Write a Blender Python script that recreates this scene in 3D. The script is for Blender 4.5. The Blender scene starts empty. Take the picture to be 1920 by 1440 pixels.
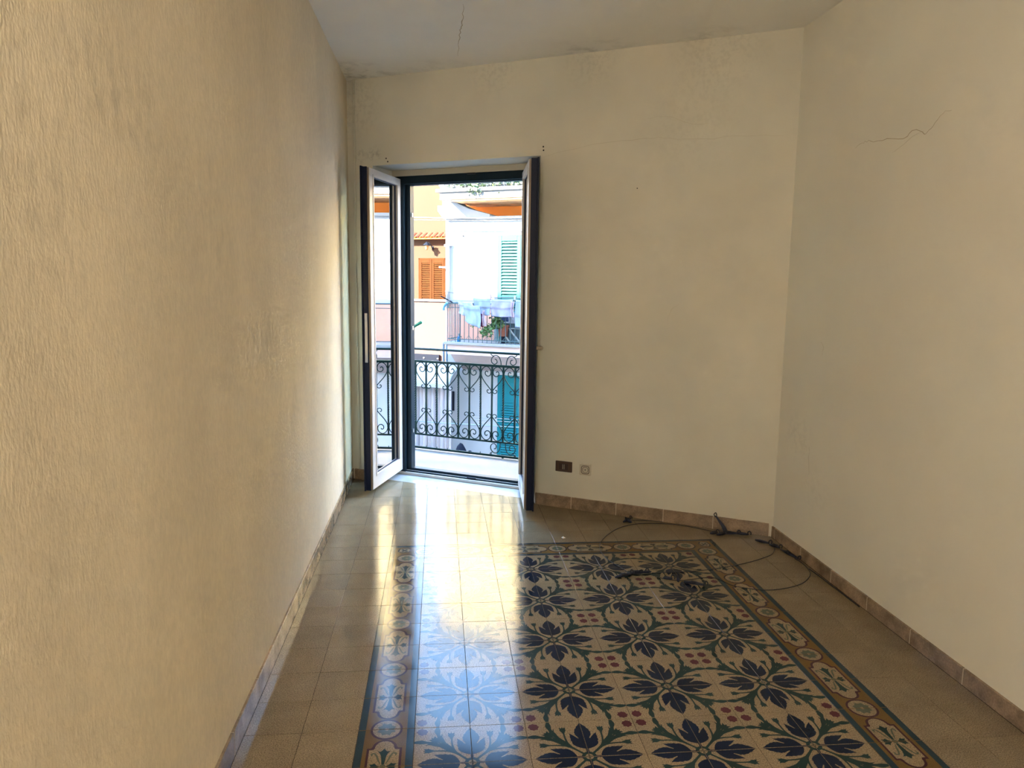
import bpy, math, random
from mathutils import Vector, Matrix
random.seed(7)
sc = bpy.context.scene
COL = sc.collection
R = math.radians

# ------------------------------------------------------------------ camera
def cam_axes(yaw, pitch, roll):
    f = Vector((math.sin(yaw) * math.cos(pitch), math.cos(yaw) * math.cos(pitch), math.sin(pitch)))
    r = Vector((math.cos(yaw), -math.sin(yaw), 0))
    u = r.cross(f)
    c, s = math.cos(roll), math.sin(roll)
    return c * r + s * u, -s * r + c * u, f
cd = bpy.data.cameras.new('camera')
cam = bpy.data.objects.new('camera', cd)
COL.objects.link(cam)
cd.sensor_fit = 'HORIZONTAL'
cd.sensor_width = 36
cd.lens = 1342.0 / 1920 * 36
cd.shift_x = (960 - 944.97) / 1920
cd.shift_y = (702.62 - 720) / 1920
cd.clip_start = 0.02
cd.clip_end = 300
_r, _u, _f = cam_axes(0.0904105, -0.1314894, 0.0110511)
cam.matrix_world = Matrix(((_r.x, _u.x, -_f.x, 0.2908), (_r.y, _u.y, -_f.y, -4.2145), (_r.z, _u.z, -_f.z, 1.6093), (0, 0, 0, 1)))
sc.camera = cam

# ------------------------------------------------------------------ wall frame: s along the door wall, d outwards, z up
LX, LY = -0.39, 1.515
TX, TY = 0.88205, -0.47115
RZ = math.atan2(TY, TX)
def wf(s, d, z=0.0):
    return Vector((LX + s * TX - d * TY, LY + s * TY + d * TX, z))

# ------------------------------------------------------------------ world, sun, exposure
SKY = 8.5
SUN_E, SUN_A, SUN_P = R(29), R(40), 44.0
w = bpy.data.worlds.new('sky')
sc.world = w
w.use_nodes = True
nt = w.node_tree
nt.nodes.clear()
wo = nt.nodes.new('ShaderNodeOutputWorld')
bg = nt.nodes.new('ShaderNodeBackground')
tc = nt.nodes.new('ShaderNodeTexCoord')
sx = nt.nodes.new('ShaderNodeSeparateXYZ')
rp = nt.nodes.new('ShaderNodeValToRGB')
rp.color_ramp.elements[0].position = 0.0
rp.color_ramp.elements[0].color = (0.86, 0.92, 1.0, 1)
rp.color_ramp.elements[1].position = 0.5
rp.color_ramp.elements[1].color = (0.30, 0.56, 1.0, 1)
nt.links.new(tc.outputs['Generated'], sx.inputs[0])
nt.links.new(sx.outputs['Z'], rp.inputs[0])
nt.links.new(rp.outputs[0], bg.inputs['Color'])
bg.inputs['Strength'].default_value = SKY
nt.links.new(bg.outputs[0], wo.inputs['Surface'])
sl = bpy.data.lights.new('sun', 'SUN')
sl.energy = SUN_P
sl.angle = R(0.6)
sl.color = (1.0, 0.90, 0.73)
sun = bpy.data.objects.new('sun', sl)
COL.objects.link(sun)
_nv = Vector((-TY, TX, 0))
_tv = Vector((TX, TY, 0))
_dir = math.cos(SUN_E) * (math.cos(SUN_A) * _nv + math.sin(SUN_A) * _tv) - Vector((0, 0, math.sin(SUN_E)))
sun.rotation_euler = _dir.to_track_quat('-Z', 'Y').to_euler()
sun.location = wf(1, -20, 40)
FILL_L = 104.0   # radiance of the added fill globe, unseen behind the camera
sc.view_settings.view_transform = 'Standard'
sc.view_settings.look = 'None'
sc.view_settings.exposure = 1.38
sc.view_settings.gamma = 1.0
sc.view_settings.use_curve_mapping = False
sc.cycles.use_denoising = True
sc.cycles.use_light_tree = False
sc.cycles.max_bounces = 9
sc.cycles.diffuse_bounces = 6
sc.cycles.glossy_bounces = 3
sc.cycles.transparent_max_bounces = 12
sc.cycles.sample_clamp_indirect = 10
sc.cycles.use_adaptive_sampling = True
sc.cycles.adaptive_threshold = 0.13
sc.cycles.adaptive_min_samples = 16
sc.cycles.caustics_reflective = False
sc.cycles.caustics_refractive = False

# ------------------------------------------------------------------ materials
def lin(r, g, b):
    f = lambda c: (c / 255 / 12.92) if c / 255 <= 0.04045 else ((c / 255 + 0.055) / 1.055) ** 2.4
    return (f(r), f(g), f(b))
def mat(name, col, rough=0.6, spec=0.5, metal=0.0, var=0.0, vscale=3.0, speck=0.0, sscale=400.0, bump=0.0, bscale=80.0,
        stretch=(1, 1, 1), rand=0.0, stains=(), rvar=0.0, coat=0.0, trans=0.0, ior=1.5, tint=None):
    m = bpy.data.materials.new(name)
    m.use_nodes = True
    t = m.node_tree
    N, K = t.nodes, t.links
    b = N['Principled BSDF']
    b.inputs['Roughness'].default_value = rough
    b.inputs['Specular IOR Level'].default_value = spec
    b.inputs['Metallic'].default_value = metal
    b.inputs['IOR'].default_value = ior
    b.inputs['Coat Weight'].default_value = coat
    b.inputs['Transmission Weight'].default_value = trans
    col4 = (col[0], col[1], col[2], 1)
    b.inputs['Base Color'].default_value = col4
    geo = N.new('ShaderNodeNewGeometry')
    mp = N.new('ShaderNodeMapping')
    mp.inputs['Scale'].default_value = stretch
    K.new(geo.outputs['Position'], mp.inputs['Vector'])
    rgb = N.new('ShaderNodeRGB')
    rgb.outputs[0].default_value = col4
    cur = rgb.outputs[0]
    def mul(cur, fac_sock, lo, hi):
        mr = N.new('ShaderNodeMapRange')
        mr.inputs['To Min'].default_value = lo
        mr.inputs['To Max'].default_value = hi
        K.new(fac_sock, mr.inputs['Value'])
        vm = N.new('ShaderNodeVectorMath')
        vm.operation = 'SCALE'
        K.new(cur, vm.inputs[0])
        K.new(mr.outputs[0], vm.inputs['Scale'])
        return vm.outputs[0], mr
    cache = {}
    def noise(scale, detail=4.0, rough_=0.55):
        if (scale, detail) in cache:
            return cache[(scale, detail)]
        n = cache[(scale, detail)] = N.new('ShaderNodeTexNoise')
        n.inputs['Scale'].default_value = scale
        n.inputs['Detail'].default_value = detail
        n.inputs['Roughness'].default_value = rough_
        K.new(mp.outputs[0], n.inputs['Vector'])
        return n
    if tint:
        n = noise(tint[1], 1)
        mr = N.new('ShaderNodeMapRange')
        mr.inputs['From Min'].default_value = 0.38
        mr.inputs['From Max'].default_value = 0.66
        K.new(n.outputs['Fac'], mr.inputs['Value'])
        mx = N.new('ShaderNodeMix')
        mx.data_type = 'RGBA'
        mx.inputs[7].default_value = (*tint[0], 1)
        K.new(mr.outputs[0], mx.inputs[0])
        K.new(cur, mx.inputs[6])
        cur = mx.outputs[2]
    if var:
        n = noise(vscale, 3)
        cur, mr = mul(cur, n.outputs['Fac'], 1 - var, 1 + var)
        mr.inputs['From Min'].default_value = 0.3
        mr.inputs['From Max'].default_value = 0.7
    if speck:
        n = noise(sscale, 1, 0.7)
        cur, mr = mul(cur, n.outputs['Fac'], 1 - speck, 1 + speck)
        mr.inputs['From Min'].default_value = 0.3
        mr.inputs['From Max'].default_value = 0.7
    if rand:
        oi = N.new('ShaderNodeObjectInfo')
        cur, mr = mul(cur, oi.outputs['Random'], 1 - rand, 1 + rand)
    for (cx, cy, cz, rad, dark, nsc) in stains:
        dn = N.new('ShaderNodeVectorMath')
        dn.operation = 'DISTANCE'
        K.new(geo.outputs['Position'], dn.inputs[0])
        dn.inputs[1].default_value = (cx, cy, cz)
        mr = N.new('ShaderNodeMapRange')
        mr.inputs['From Min'].default_value = rad
        mr.inputs['From Max'].default_value = rad * 0.3
        K.new(dn.outputs['Value'], mr.inputs['Value'])
        n = noise(stains[0][5], 3, 0.65)
        mr2 = N.new('ShaderNodeMapRange')
        mr2.inputs['From Min'].default_value = 0.46
        mr2.inputs['From Max'].default_value = 0.62
        K.new(n.outputs['Fac'], mr2.inputs['Value'])
        mm = N.new('ShaderNodeMath')
        mm.operation = 'MULTIPLY'
        K.new(mr.outputs[0], mm.inputs[0])
        K.new(mr2.outputs[0], mm.inputs[1])
        cur, _ = mul(cur, mm.outputs[0], 1.0, dark)
    K.new(cur, b.inputs['Base Color'])
    if rvar:
        n = noise(6, 1)
        mr = N.new('ShaderNodeMapRange')
        mr.inputs['From Min'].default_value = 0.3
        mr.inputs['From Max'].default_value = 0.7
        mr.inputs['To Min'].default_value = max(0.02, rough - rvar)
        mr.inputs['To Max'].default_value = rough + rvar
        K.new(n.outputs['Fac'], mr.inputs['Value'])
        K.new(mr.outputs[0], b.inputs['Roughness'])
    if bump:
        n = noise(bscale, 2, 0.6)
        bn = N.new('ShaderNodeBump')
        bn.inputs['Strength'].default_value = bump
        bn.inputs['Distance'].default_value = 0.004
        K.new(n.outputs['Fac'], bn.inputs['Height'])
        K.new(bn.outputs[0], b.inputs['Normal'])
    return m
def glass_mat(name, gain=1.7, tint=(0.93, 0.97, 0.95)):
    m = bpy.data.materials.new(name)
    m.use_nodes = True
    t = m.node_tree
    N, K = t.nodes, t.links
    N.clear()
    o = N.new('ShaderNodeOutputMaterial')
    tr = N.new('ShaderNodeBsdfTransparent')
    tr.inputs[0].default_value = (*tint, 1)
    gl = N.new('ShaderNodeBsdfGlossy')
    gl.inputs['Roughness'].default_value = 0.0
    fr = N.new('ShaderNodeFresnel')
    fr.inputs['IOR'].default_value = 1.5
    mu = N.new('ShaderNodeMath')
    mu.operation = 'MULTIPLY'
    mu.use_clamp = True
    mu.inputs[1].default_value = gain
    mx = N.new('ShaderNodeMixShader')
    K.new(fr.outputs[0], mu.inputs[0])
    K.new(mu.outputs[0], mx.inputs[0])
    K.new(tr.outputs[0], mx.inputs[1])
    K.new(gl.outputs[0], mx.inputs[2])
    K.new(mx.outputs[0], o.inputs['Surface'])
    return m
def emit_mat(name, col, s):
    m = bpy.data.materials.new(name)
    m.use_nodes = True
    b = m.node_tree.nodes['Principled BSDF']
    b.inputs['Base Color'].default_value = (*col, 1)
    b.inputs['Emission Color'].default_value = (*col, 1)
    b.inputs['Emission Strength'].default_value = s
    return m

M = {}
M['wall_left'] = mat('cream plaster, yellowed', (0.8, 0.705, 0.545), 0.85, 0.25, var=0.10, vscale=1.6, speck=0.05, sscale=60, bump=0.45, bscale=130,
                     stretch=(1, 1, 0.5), tint=((0.78, 0.68, 0.52), 0.9),
                     stains=((-0.41, -2.60, 2.04, 0.20, 0.84, 22), (-0.41, -2.40, 1.98, 0.16, 0.88, 24), (-0.41, -2.98, 1.95, 0.28, 0.84, 22),
                             (-0.41, -2.80, 1.70, 0.20, 0.88, 26), (-0.41, -1.9, 1.78, 0.35, 0.92, 30)))
M['wall_right'] = mat('cream plaster, right wall', (0.76, 0.73, 0.63), 0.85, 0.25, var=0.045, vscale=1.2, bump=0.16, bscale=26,
                      tint=((0.755, 0.705, 0.60), 0.8),
                      stains=((2.41, -0.22, 0.70, 0.18, 0.91, 26), (2.41, -0.45, 0.45, 0.20, 0.95, 26)))
M['wall_back'] = mat('cream plaster, door wall', (0.7, 0.65, 0.54), 0.85, 0.25, var=0.07, vscale=1.5, bump=0.2, bscale=34,
                     tint=((0.68, 0.645, 0.545), 1.0),
                     stains=tuple((wf(s_, 0, z_).x, wf(s_, 0, z_).y, z_, r_, k_, q_) for s_, z_, r_, k_, q_ in
                                  ((0.22, 2.53, 0.08, 0.72, 34), (0.10, 2.53, 0.07, 0.80, 34), (0.05, 2.9, 0.30, 0.88, 14), (2.7, 3.05, 0.35, 0.90, 16),
                                   (2.55, 2.60, 0.35, 0.95, 18), (1.9, 3.08, 0.25, 0.90, 16), (1.2, 3.08, 0.25, 0.90, 16))))
M['ceiling'] = mat('off-white ceiling plaster', (0.84, 0.82, 0.77), 0.9, 0.2, var=0.05, vscale=1.2, bump=0.1, bscale=30,
                   stains=((-0.35, 1.4, 3.09, 0.45, 0.68, 9), (0.3, 1.15, 3.09, 0.3, 0.85, 9), (1.3, 0.65, 3.09, 0.35, 0.80, 9), (2.0, 0.3, 3.09, 0.3, 0.82, 9)))
M['crack'] = mat('dark plaster crack', (0.45, 0.37, 0.26), 0.9, 0.1)
M['crack_faint'] = mat('faint plaster crack', (0.57, 0.51, 0.4), 0.9, 0.1)
M['hole'] = mat('screw hole', (0.03, 0.025, 0.02), 0.9, 0.1)
FR = dict(rough=0.14, spec=0.16, rvar=0.04)
M['tile_plain'] = mat('beige grit tile', (0.211, 0.16, 0.0991), var=0.10, vscale=7, speck=0.45, sscale=240, rand=0.05, **FR)
M['tile_cream'] = mat('cream cement', (0.251, 0.184, 0.108), var=0.06, vscale=9, speck=0.45, sscale=240, rand=0.04, **FR)
M['tile_navy'] = mat('navy cement', (0.006, 0.0125, 0.03), var=0.15, vscale=9, speck=0.25, sscale=330, **FR)
M['tile_green'] = mat('bottle green cement', (0.015, 0.033, 0.03), var=0.15, vscale=9, speck=0.25, sscale=330, **FR)
M['tile_red'] = mat('maroon cement', (0.08, 0.021, 0.026), var=0.15, vscale=9, speck=0.25, sscale=330, **FR)
M['tile_ochre'] = mat('ochre cement', (0.135, 0.0777, 0.0261), var=0.12, vscale=9, speck=0.22, sscale=330, rand=0.05, **FR)
M['tile_brown'] = mat('dark plum cement', (0.050, 0.020, 0.024), var=0.12, vscale=9, speck=0.2, sscale=330, **FR)
M['tile_stripe'] = mat('blue-black cement', (0.018, 0.036, 0.045), var=0.12, vscale=9, speck=0.2, sscale=330, **FR)
M['tile_sage'] = mat('sage cement', (0.085, 0.095, 0.062), var=0.12, vscale=9, speck=0.2, sscale=330, **FR)
M['grout_floor'] = mat('dark floor joint', (0.018, 0.014, 0.01), 0.9, 0.1)
M['base_tile'] = mat('brown stone-look skirting', (0.26, 0.185, 0.122), 0.25, 0.5, var=0.32, vscale=14, speck=0.15, sscale=120, rand=0.09)
M['grout_light'] = mat('pale skirting joint', (0.55, 0.45, 0.33), 0.8, 0.2)
M['marble'] = mat('grey-white marble', (0.42, 0.406, 0.392), 0.16, 0.5, var=0.10, vscale=5)
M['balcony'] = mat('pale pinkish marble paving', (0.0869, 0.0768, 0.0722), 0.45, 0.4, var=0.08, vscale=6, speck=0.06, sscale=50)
M['frame_dark'] = mat('dark blue-green aluminium', (0.006, 0.016, 0.024), 0.4, 0.2)
M['frame_navy'] = mat('navy rubber edge', (0.004, 0.008, 0.028), 0.5, 0.25)
M['leaf_white'] = mat('cream-white door enamel', (0.528, 0.488, 0.44), 0.32, 0.5)
M['leaf_brown'] = mat('bronze edge strip', (0.23, 0.17, 0.12), 0.35, 0.5, metal=0.3)
M['steel'] = mat('brushed steel', (0.45, 0.43, 0.42), 0.35, 0.5, metal=0.9)
M['beige_plastic'] = mat('beige plastic', (0.60, 0.54, 0.42), 0.45, 0.4)
M['handle'] = mat('beige handle', (0.42, 0.34, 0.25), 0.4, 0.4)
M['glass'] = glass_mat('door glass', 2.4)
M['sock_brown'] = mat('bronze socket plate', (0.105, 0.060, 0.040), 0.35, 0.5, metal=0.3)
M['sock_dark'] = mat('socket insert', (0.055, 0.032, 0.026), 0.4, 0.4)
M['sock_white'] = mat('ivory outlet plate', (0.62, 0.56, 0.44), 0.4, 0.4)
M['black'] = mat('black plastic', (0.010, 0.010, 0.014), 0.45, 0.4)
M['blueblack'] = mat('blue-black nylon', (0.012, 0.016, 0.035), 0.5, 0.4)
M['iron'] = mat('bottle green wrought iron', (0.004, 0.018, 0.017), 0.5, 0.12)
M['infill'] = mat('cream infill panel', (0.52, 0.47, 0.36), 0.6, 0.3)
M['green_metal'] = mat('bright green metal', (0.02, 0.24, 0.15), 0.4, 0.5)

# ------------------------------------------------------------------ mesh builder
class MB:
    def __init__(self):
        self.v, self.f, self.m = [], [], []
    def add(self, vs, fs, mi=0):
        o = len(self.v)
        self.v += [tuple(p) for p in vs]
        self.f += [tuple(i + o for i in f) for f in fs]
        self.m += [mi] * len(fs)
        return self
    def box(self, x0, x1, y0, y1, z0, z1, mi=0):
        vs = [(x0, y0, z0), (x1, y0, z0), (x1, y1, z0), (x0, y1, z0), (x0, y0, z1), (x1, y0, z1), (x1, y1, z1), (x0, y1, z1)]
        return self.add(vs, [(0, 3, 2, 1), (4, 5, 6, 7), (0, 1, 5, 4), (1, 2, 6, 5), (2, 3, 7, 6), (3, 0, 4, 7)], mi)
    def cbox(self, x0, x1, y0, y1, z0, z1, c, mi=0):
        # box with every edge chamfered by c
        X, Y, Z = (x0, x1), (y0, y1), (z0, z1)
        vs, ix = [], {}
        for a in (0, 1):
            for b in (0, 1):
                for d in (0, 1):
                    sx_, sy_, sz_ = (1 - 2 * a) * c, (1 - 2 * b) * c, (1 - 2 * d) * c
                    for k in range(3):
                        ix[(a, b, d, k)] = len(vs)
                        vs.append((X[a] + (sx_ if k != 0 else 0), Y[b] + (sy_ if k != 1 else 0), Z[d] + (sz_ if k != 2 else 0)))
        fs = []
        for k in range(3):
            o = [i for i in range(3) if i != k]
            for side in (0, 1):
                q = []
                for (p, r_) in ((0, 0), (1, 0), (1, 1), (0, 1)):
                    key = [0, 0, 0]
                    key[k] = side
                    key[o[0]] = p
                    key[o[1]] = r_
                    q.append(ix[(*key, k)])
                fs.append(tuple(q))
            for p in (0, 1):
                for r_ in (0, 1):
                    e0, e1 = [0, 0, 0], [0, 0, 0]
                    e0[o[0]], e0[o[1]] = p, r_
                    e1[o[0]], e1[o[1]] = p, r_
                    e0[k], e1[k] = 0, 1
                    fs.append((ix[(*e0, o[0])], ix[(*e1, o[0])], ix[(*e1, o[1])], ix[(*e0, o[1])]))
        for a in (0, 1):
            for b in (0, 1):
                for d in (0, 1):
                    fs.append(tuple(ix[(a, b, d, k)] for k in range(3)))
        return self.add(vs, fs, mi)
    def prism(self, poly, lo, hi, axis='z', mi=0):
        P = {'z': lambda a, b, c: (a, b, c), 'y': lambda a, b, c: (a, c, b), 'x': lambda a, b, c: (c, a, b)}[axis]
        n = len(poly)
        vs = [P(a, b, lo) for a, b in poly] + [P(a, b, hi) for a, b in poly]
        fs = [tuple(range(n - 1, -1, -1)), tuple(range(n, 2 * n))] + [(i, (i + 1) % n, n + (i + 1) % n, n + i) for i in range(n)]
        return self.add(vs, fs, mi)
    def face(self, poly, z, mi=0):
        return self.add([(a, b, z) for a, b in poly], [tuple(range(len(poly)))], mi)
    def tube(self, pts, r, seg=8, closed=False, mi=0, caps=True):
        pts = [Vector(p) for p in pts]
        n = len(pts)
        rr = r if isinstance(r, (list, tuple)) else [r] * n
        T = []
        for i in range(n):
            a = pts[(i - 1) % n] if (closed or i > 0) else pts[0]
            b = pts[(i + 1) % n] if (closed or i < n - 1) else pts[-1]
            d = (b - a)
            T.append(d.normalized() if d.length > 1e-9 else Vector((0, 0, 1)))
        ref = Vector((0, 0, 1)) if abs(T[0].z) < 0.9 else Vector((1, 0, 0))
        u = T[0].cross(ref).normalized()
        vs = []
        for i in range(n):
            u = (u - T[i] * u.dot(T[i]))
            u = u.normalized() if u.length > 1e-6 else T[i].orthogonal().normalized()
            w_ = T[i].cross(u)
            for k in range(seg):
                a = 2 * math.pi * k / seg
                vs.append(pts[i] + rr[i] * (math.cos(a) * u + math.sin(a) * w_))
        fs = []
        for i in range(n if closed else n - 1):
            j = (i + 1) % n
            for k in range(seg):
                fs.append((i * seg + k, i * seg + (k + 1) % seg, j * seg + (k + 1) % seg, j * seg + k))
        if caps and not closed:
            fs.append(tuple(range(seg - 1, -1, -1)))
            fs.append(tuple((n - 1) * seg + k for k in range(seg)))
        return self.add(vs, fs, mi)
    def lathe(self, prof, cx=0, cy=0, seg=16, mi=0):
        vs, fs = [], []
        for r_, z in prof:
            for k in range(seg):
                a = 2 * math.pi * k / seg
                vs.append((cx + r_ * math.cos(a), cy + r_ * math.sin(a), z))
        for i in range(len(prof) - 1):
            for k in range(seg):
                fs.append((i * seg + k, i * seg + (k + 1) % seg, (i + 1) * seg + (k + 1) % seg, (i + 1) * seg + k))
        fs.append(tuple(range(seg - 1, -1, -1)))
        fs.append(tuple((len(prof) - 1) * seg + k for k in range(seg)))
        return self.add(vs, fs, mi)
    def mesh(self, name, mats, off=(0, 0, 0), smooth=False):
        me = bpy.data.meshes.new(name)
        me.from_pydata([(p[0] - off[0], p[1] - off[1], p[2] - off[2]) for p in self.v], [], self.f)
        for m_ in (mats if isinstance(mats, (list, tuple)) else [mats]):
            me.materials.append(m_)
        me.polygons.foreach_set('material_index', self.m)
        if smooth:
            me.polygons.foreach_set('use_smooth', [True] * len(self.f))
        me.validate()
        me.update()
        return me

ORG = {}
FRM = {}
def link(name, data, parent=None, loc=(0, 0, 0), fr=0, rot=(0, 0, 0)):
    o = bpy.data.objects.new(name, data)
    COL.objects.link(o)
    if parent is not None:
        o.parent = parent
        po = ORG[parent.name]
        o.location = (loc[0] - po[0], loc[1] - po[1], loc[2] - po[2])
        o.rotation_euler = rot
        FRM[o.name] = FRM[parent.name]
    else:
        o.location = wf(*loc) if fr else loc
        o.rotation_euler = (rot[0], rot[1], rot[2] + (RZ if fr else 0))
        FRM[o.name] = fr
    ORG[o.name] = tuple(loc)
    return o
def tag(o, label=None, cat=None, group=None, kind=None):
    if label: o['label'] = label
    if cat: o['category'] = cat
    if group: o['group'] = group
    if kind: o['kind'] = kind
    return o
def obj(name, mb, mats, parent=None, org=None, fr=0, smooth=False):
    # a mesh given in frame coordinates (fr=1: wall frame), its origin at org
    if org is None:
        org = ORG[parent.name] if parent is not None else (0, 0, 0)
    return link(name, mb.mesh(name, mats, org, smooth), parent, org, fr)
def thing(name, org, label, cat, group=None, fr=1):
    return tag(link(name, None, None, org, fr), label, cat, group)
def crm(pts, n=5, closed=False):
    P = [Vector(p) if len(p) == 3 else Vector((p[0], p[1], 0)) for p in pts]
    out = []
    N_ = len(P)
    for i in range(N_ if closed else N_ - 1):
        if closed:
            p0, p1, p2, p3 = P[(i - 1) % N_], P[i], P[(i + 1) % N_], P[(i + 2) % N_]
        else:
            p0, p1, p2, p3 = P[max(i - 1, 0)], P[i], P[i + 1], P[min(i + 2, N_ - 1)]
        for k in range(n):
            t = k / n
            out.append(0.5 * ((2 * p1) + (p2 - p0) * t + (2 * p0 - 5 * p1 + 4 * p2 - p3) * t * t + (3 * p1 - p0 - 3 * p2 + p3) * t ** 3))
    if not closed:
        out.append(P[-1])
    return out

# ------------------------------------------------------------------ room shell
ZC = 3.09
XL, XR, YF = -0.41, 2.41, -5.6
GZ = -3.6
ZT = 1.22 + 10.9 * math.tan(SUN_E) / math.cos(SUN_A)
yl = lambda x: LY + (x - LX) * TY / TX
wl = obj('wall_left', MB().box(XL - 0.25, XL, YF - 0.2, yl(XL) + 0.2, -0.05, ZC + 0.15), M['wall_left']); tag(wl, kind='structure')
wr = obj('wall_right', MB().box(XR, XR + 0.25, YF - 0.2, yl(XR) + 0.3, -0.05, ZC + 0.15), M['wall_right']); tag(wr, kind='structure')
wfr = obj('wall_front', MB().box(XL - 0.25, XR + 0.25, YF - 0.25, YF, -0.05, ZC + 0.15), M['wall_right']); tag(wfr, kind='structure')
ce = obj('ceiling', MB().prism([(XL, YF), (XR, YF), (XR, yl(XR)), (XL, yl(XL))], ZC, ZC + 0.2), M['ceiling']); tag(ce, kind='structure')
S0, S1, SF, DZ = 0.20, 1.553, 1.405, 2.455   # opening at the room face S0..S1, splayed to SF at the frame
b = MB()
b.box(-22, S0, 0, 0.40, GZ, ZT)
b.prism([(S1, 0), (22, 0), (22, 0.40), (SF, 0.40), (SF, 0.27)], GZ, ZT)
b.prism([(S0, 0), (S1, 0), (SF, 0.27), (SF, 0.40), (S0, 0.40)], DZ, ZT)
b.prism([(S0, 0), (S1, 0), (SF, 0.27), (SF, 0.40), (S0, 0.40)], GZ, -0.05)
wb = obj('wall_back', b, M['wall_back'], fr=1); tag(wb, kind='structure')

def ribbon(pts, w0, off, axis):
    # thin crack ribbon on a wall; pts 2-d in the wall plane
    P = [Vector((p[0], p[1])) for p in pts]
    mb = MB()
    up, dn = [], []
    for i, p in enumerate(P):
        a, c = P[max(i - 1, 0)], P[min(i + 1, len(P) - 1)]
        d = (c - a).normalized()
        nn = Vector((-d.y, d.x))
        ww = w0 * (0.25 + 0.75 * math.sin(math.pi * min(1, (i + 0.5) / len(P)))) * random.uniform(0.7, 1.2)
        up.append(p + nn * ww)
        dn.append(p - nn * ww)
    for i in range(len(P) - 1):
        mb.prism([tuple(up[i]), tuple(dn[i]), tuple(dn[i + 1]), tuple(up[i + 1])], off[0], off[1], axis)
    return mb
def jag(pts, amp=0.006, n=4):
    out = []
    for p in crm(pts, n):
        out.append((p.x + random.uniform(-amp, amp), p.y + random.uniform(-amp, amp)))
    return out
for nm, pts, wd, mt in (('crack', [(-0.604, 2.303), (-0.66, 2.314), (-0.719, 2.311), (-0.829, 2.298), (-0.993, 2.277), (-1.066, 2.298), (-1.141, 2.267), (-1.190, 2.288), (-1.251, 2.328), (-1.300, 2.324)], 0.0016, 'crack'),
                        ('crack', [(-1.140, 2.278), (-1.033, 2.260), (-0.914, 2.224)], 0.001, 'crack_faint'),
                        ('crack', [(-0.398, 1.289), (-0.432, 1.262), (-0.424, 1.217)], 0.001, 'crack_faint'),
                        ('crack', [(-0.36, 0.68), (-0.365, 0.6), (-0.37, 0.52)], 0.0008, 'crack_faint')):
    obj(nm, ribbon(jag(pts), wd, (XR - 0.0006, XR + 0.002), 'x'), M[mt], wr)
obj('crack', ribbon(jag([(0.421, -0.097), (0.423, 0.163), (0.414, 0.392), (0.412, 0.815)], 0.005, 7), 0.0022, (ZC - 0.0006, ZC + 0.002), 'z'), M['crack'], ce)
for pts, wd in (([(1.56, 2.44), (1.728, 2.475), (1.985, 2.511), (2.232, 2.516), (2.385, 2.519), (2.569, 2.495), (2.825, 2.497), (3.100, 2.486)], 0.0012),
                ([(2.279, 2.645), (2.397, 2.652), (2.532, 2.600), (2.662, 2.585)], 0.001), ([(2.450, 1.345), (2.481, 1.432), (2.531, 1.468)], 0.001)):
    obj('crack', ribbon(jag(pts), wd, (-0.0006, 0.002), 'y'), M['crack_faint'], wb)
for s_, z_ in ((0.321, 2.502), (0.335, 2.478), (1.570, 2.512), (1.572, 2.488), (2.225, 2.211)):
    mb = MB()
    rr = 0.006 if s_ < 2 else 0.004
    mb.prism([(s_ + rr * math.cos(a * math.pi / 4), z_ + rr * math.sin(a * math.pi / 4)) for a in range(8)], -0.0006, 0.01, 'y')
    obj('screw_hole', mb, M['hole'], wb)
tag(obj('trim_2', MB().tube([(0.055, -0.012, 0.09), (0.045, -0.012, 1.5), (0.05, -0.012, ZC)], 0.007, 6), M['wall_back'], fr=1, smooth=True), kind='structure')

# skirting: one tile after another with pale joints
def skirting(name, pts_of, length, first, h, thick, fr, parent_mats, step=0.33):
    root = None
    gb = MB()
    x = 0.0
    edges = []
    q = first
    while q < length:
        edges.append(q)
        q += step
    edges = [0.0] + [e for e in edges if e > 0.02] + [length]
    return edges
def skirt_run(name, h, th, edges, mk):
    g = MB()
    mk(g, edges[0], edges[-1], 0.0, th - 0.0012, h - 0.002)
    root = obj(name, g, M['grout_light'], fr=skirt_run.fr)
    tag(root, kind='structure')
    for a, c in zip(edges[:-1], edges[1:]):
        t_ = MB()
        mk(t_, a + 0.002, c - 0.002, 0.0, th, h)
        obj('skirting_tile', t_, M['base_tile'], root)
    return root
skirt_run.fr = 0
EL = [YF + 0.01] + [-0.26 + 0.33 * k for k in range(-16, 6) if YF + 0.05 < -0.26 + 0.33 * k < 1.45] + [1.50]
skirt_run('baseboard_left', 0.09, 0.010, EL, lambda m_, a, c, z0, th, h: m_.cbox(XL - 0.004, XL + th, a, c, z0, h, 0.0015))
ER = [YF + 0.01] + [-1.016 + 0.33 * k for k in range(-13, 4) if YF + 0.05 < -1.016 + 0.33 * k < 0.0] + [0.018]
skirt_run('baseboard_right', 0.072, 0.010, ER, lambda m_, a, c, z0, th, h: m_.cbox(XR - th, XR + 0.004, a, c, z0, h, 0.0015))
skirt_run.fr = 1
EB = [1.556] + [1.83 + 0.325 * k for k in range(0, 5) if 1.83 + 0.325 * k < 3.12] + [3.152]
skirt_run('baseboard_back', 0.085, 0.011, EB, lambda m_, a, c, z0, th, h: m_.cbox(a, c, -th, 0.004, z0, h, 0.0015))
skirt_run('baseboard_back', 0.085, 0.011, [0.0, S0], lambda m_, a, c, z0, th, h: m_.cbox(a, c, -th, 0.004, z0, h, 0.0015))

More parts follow.
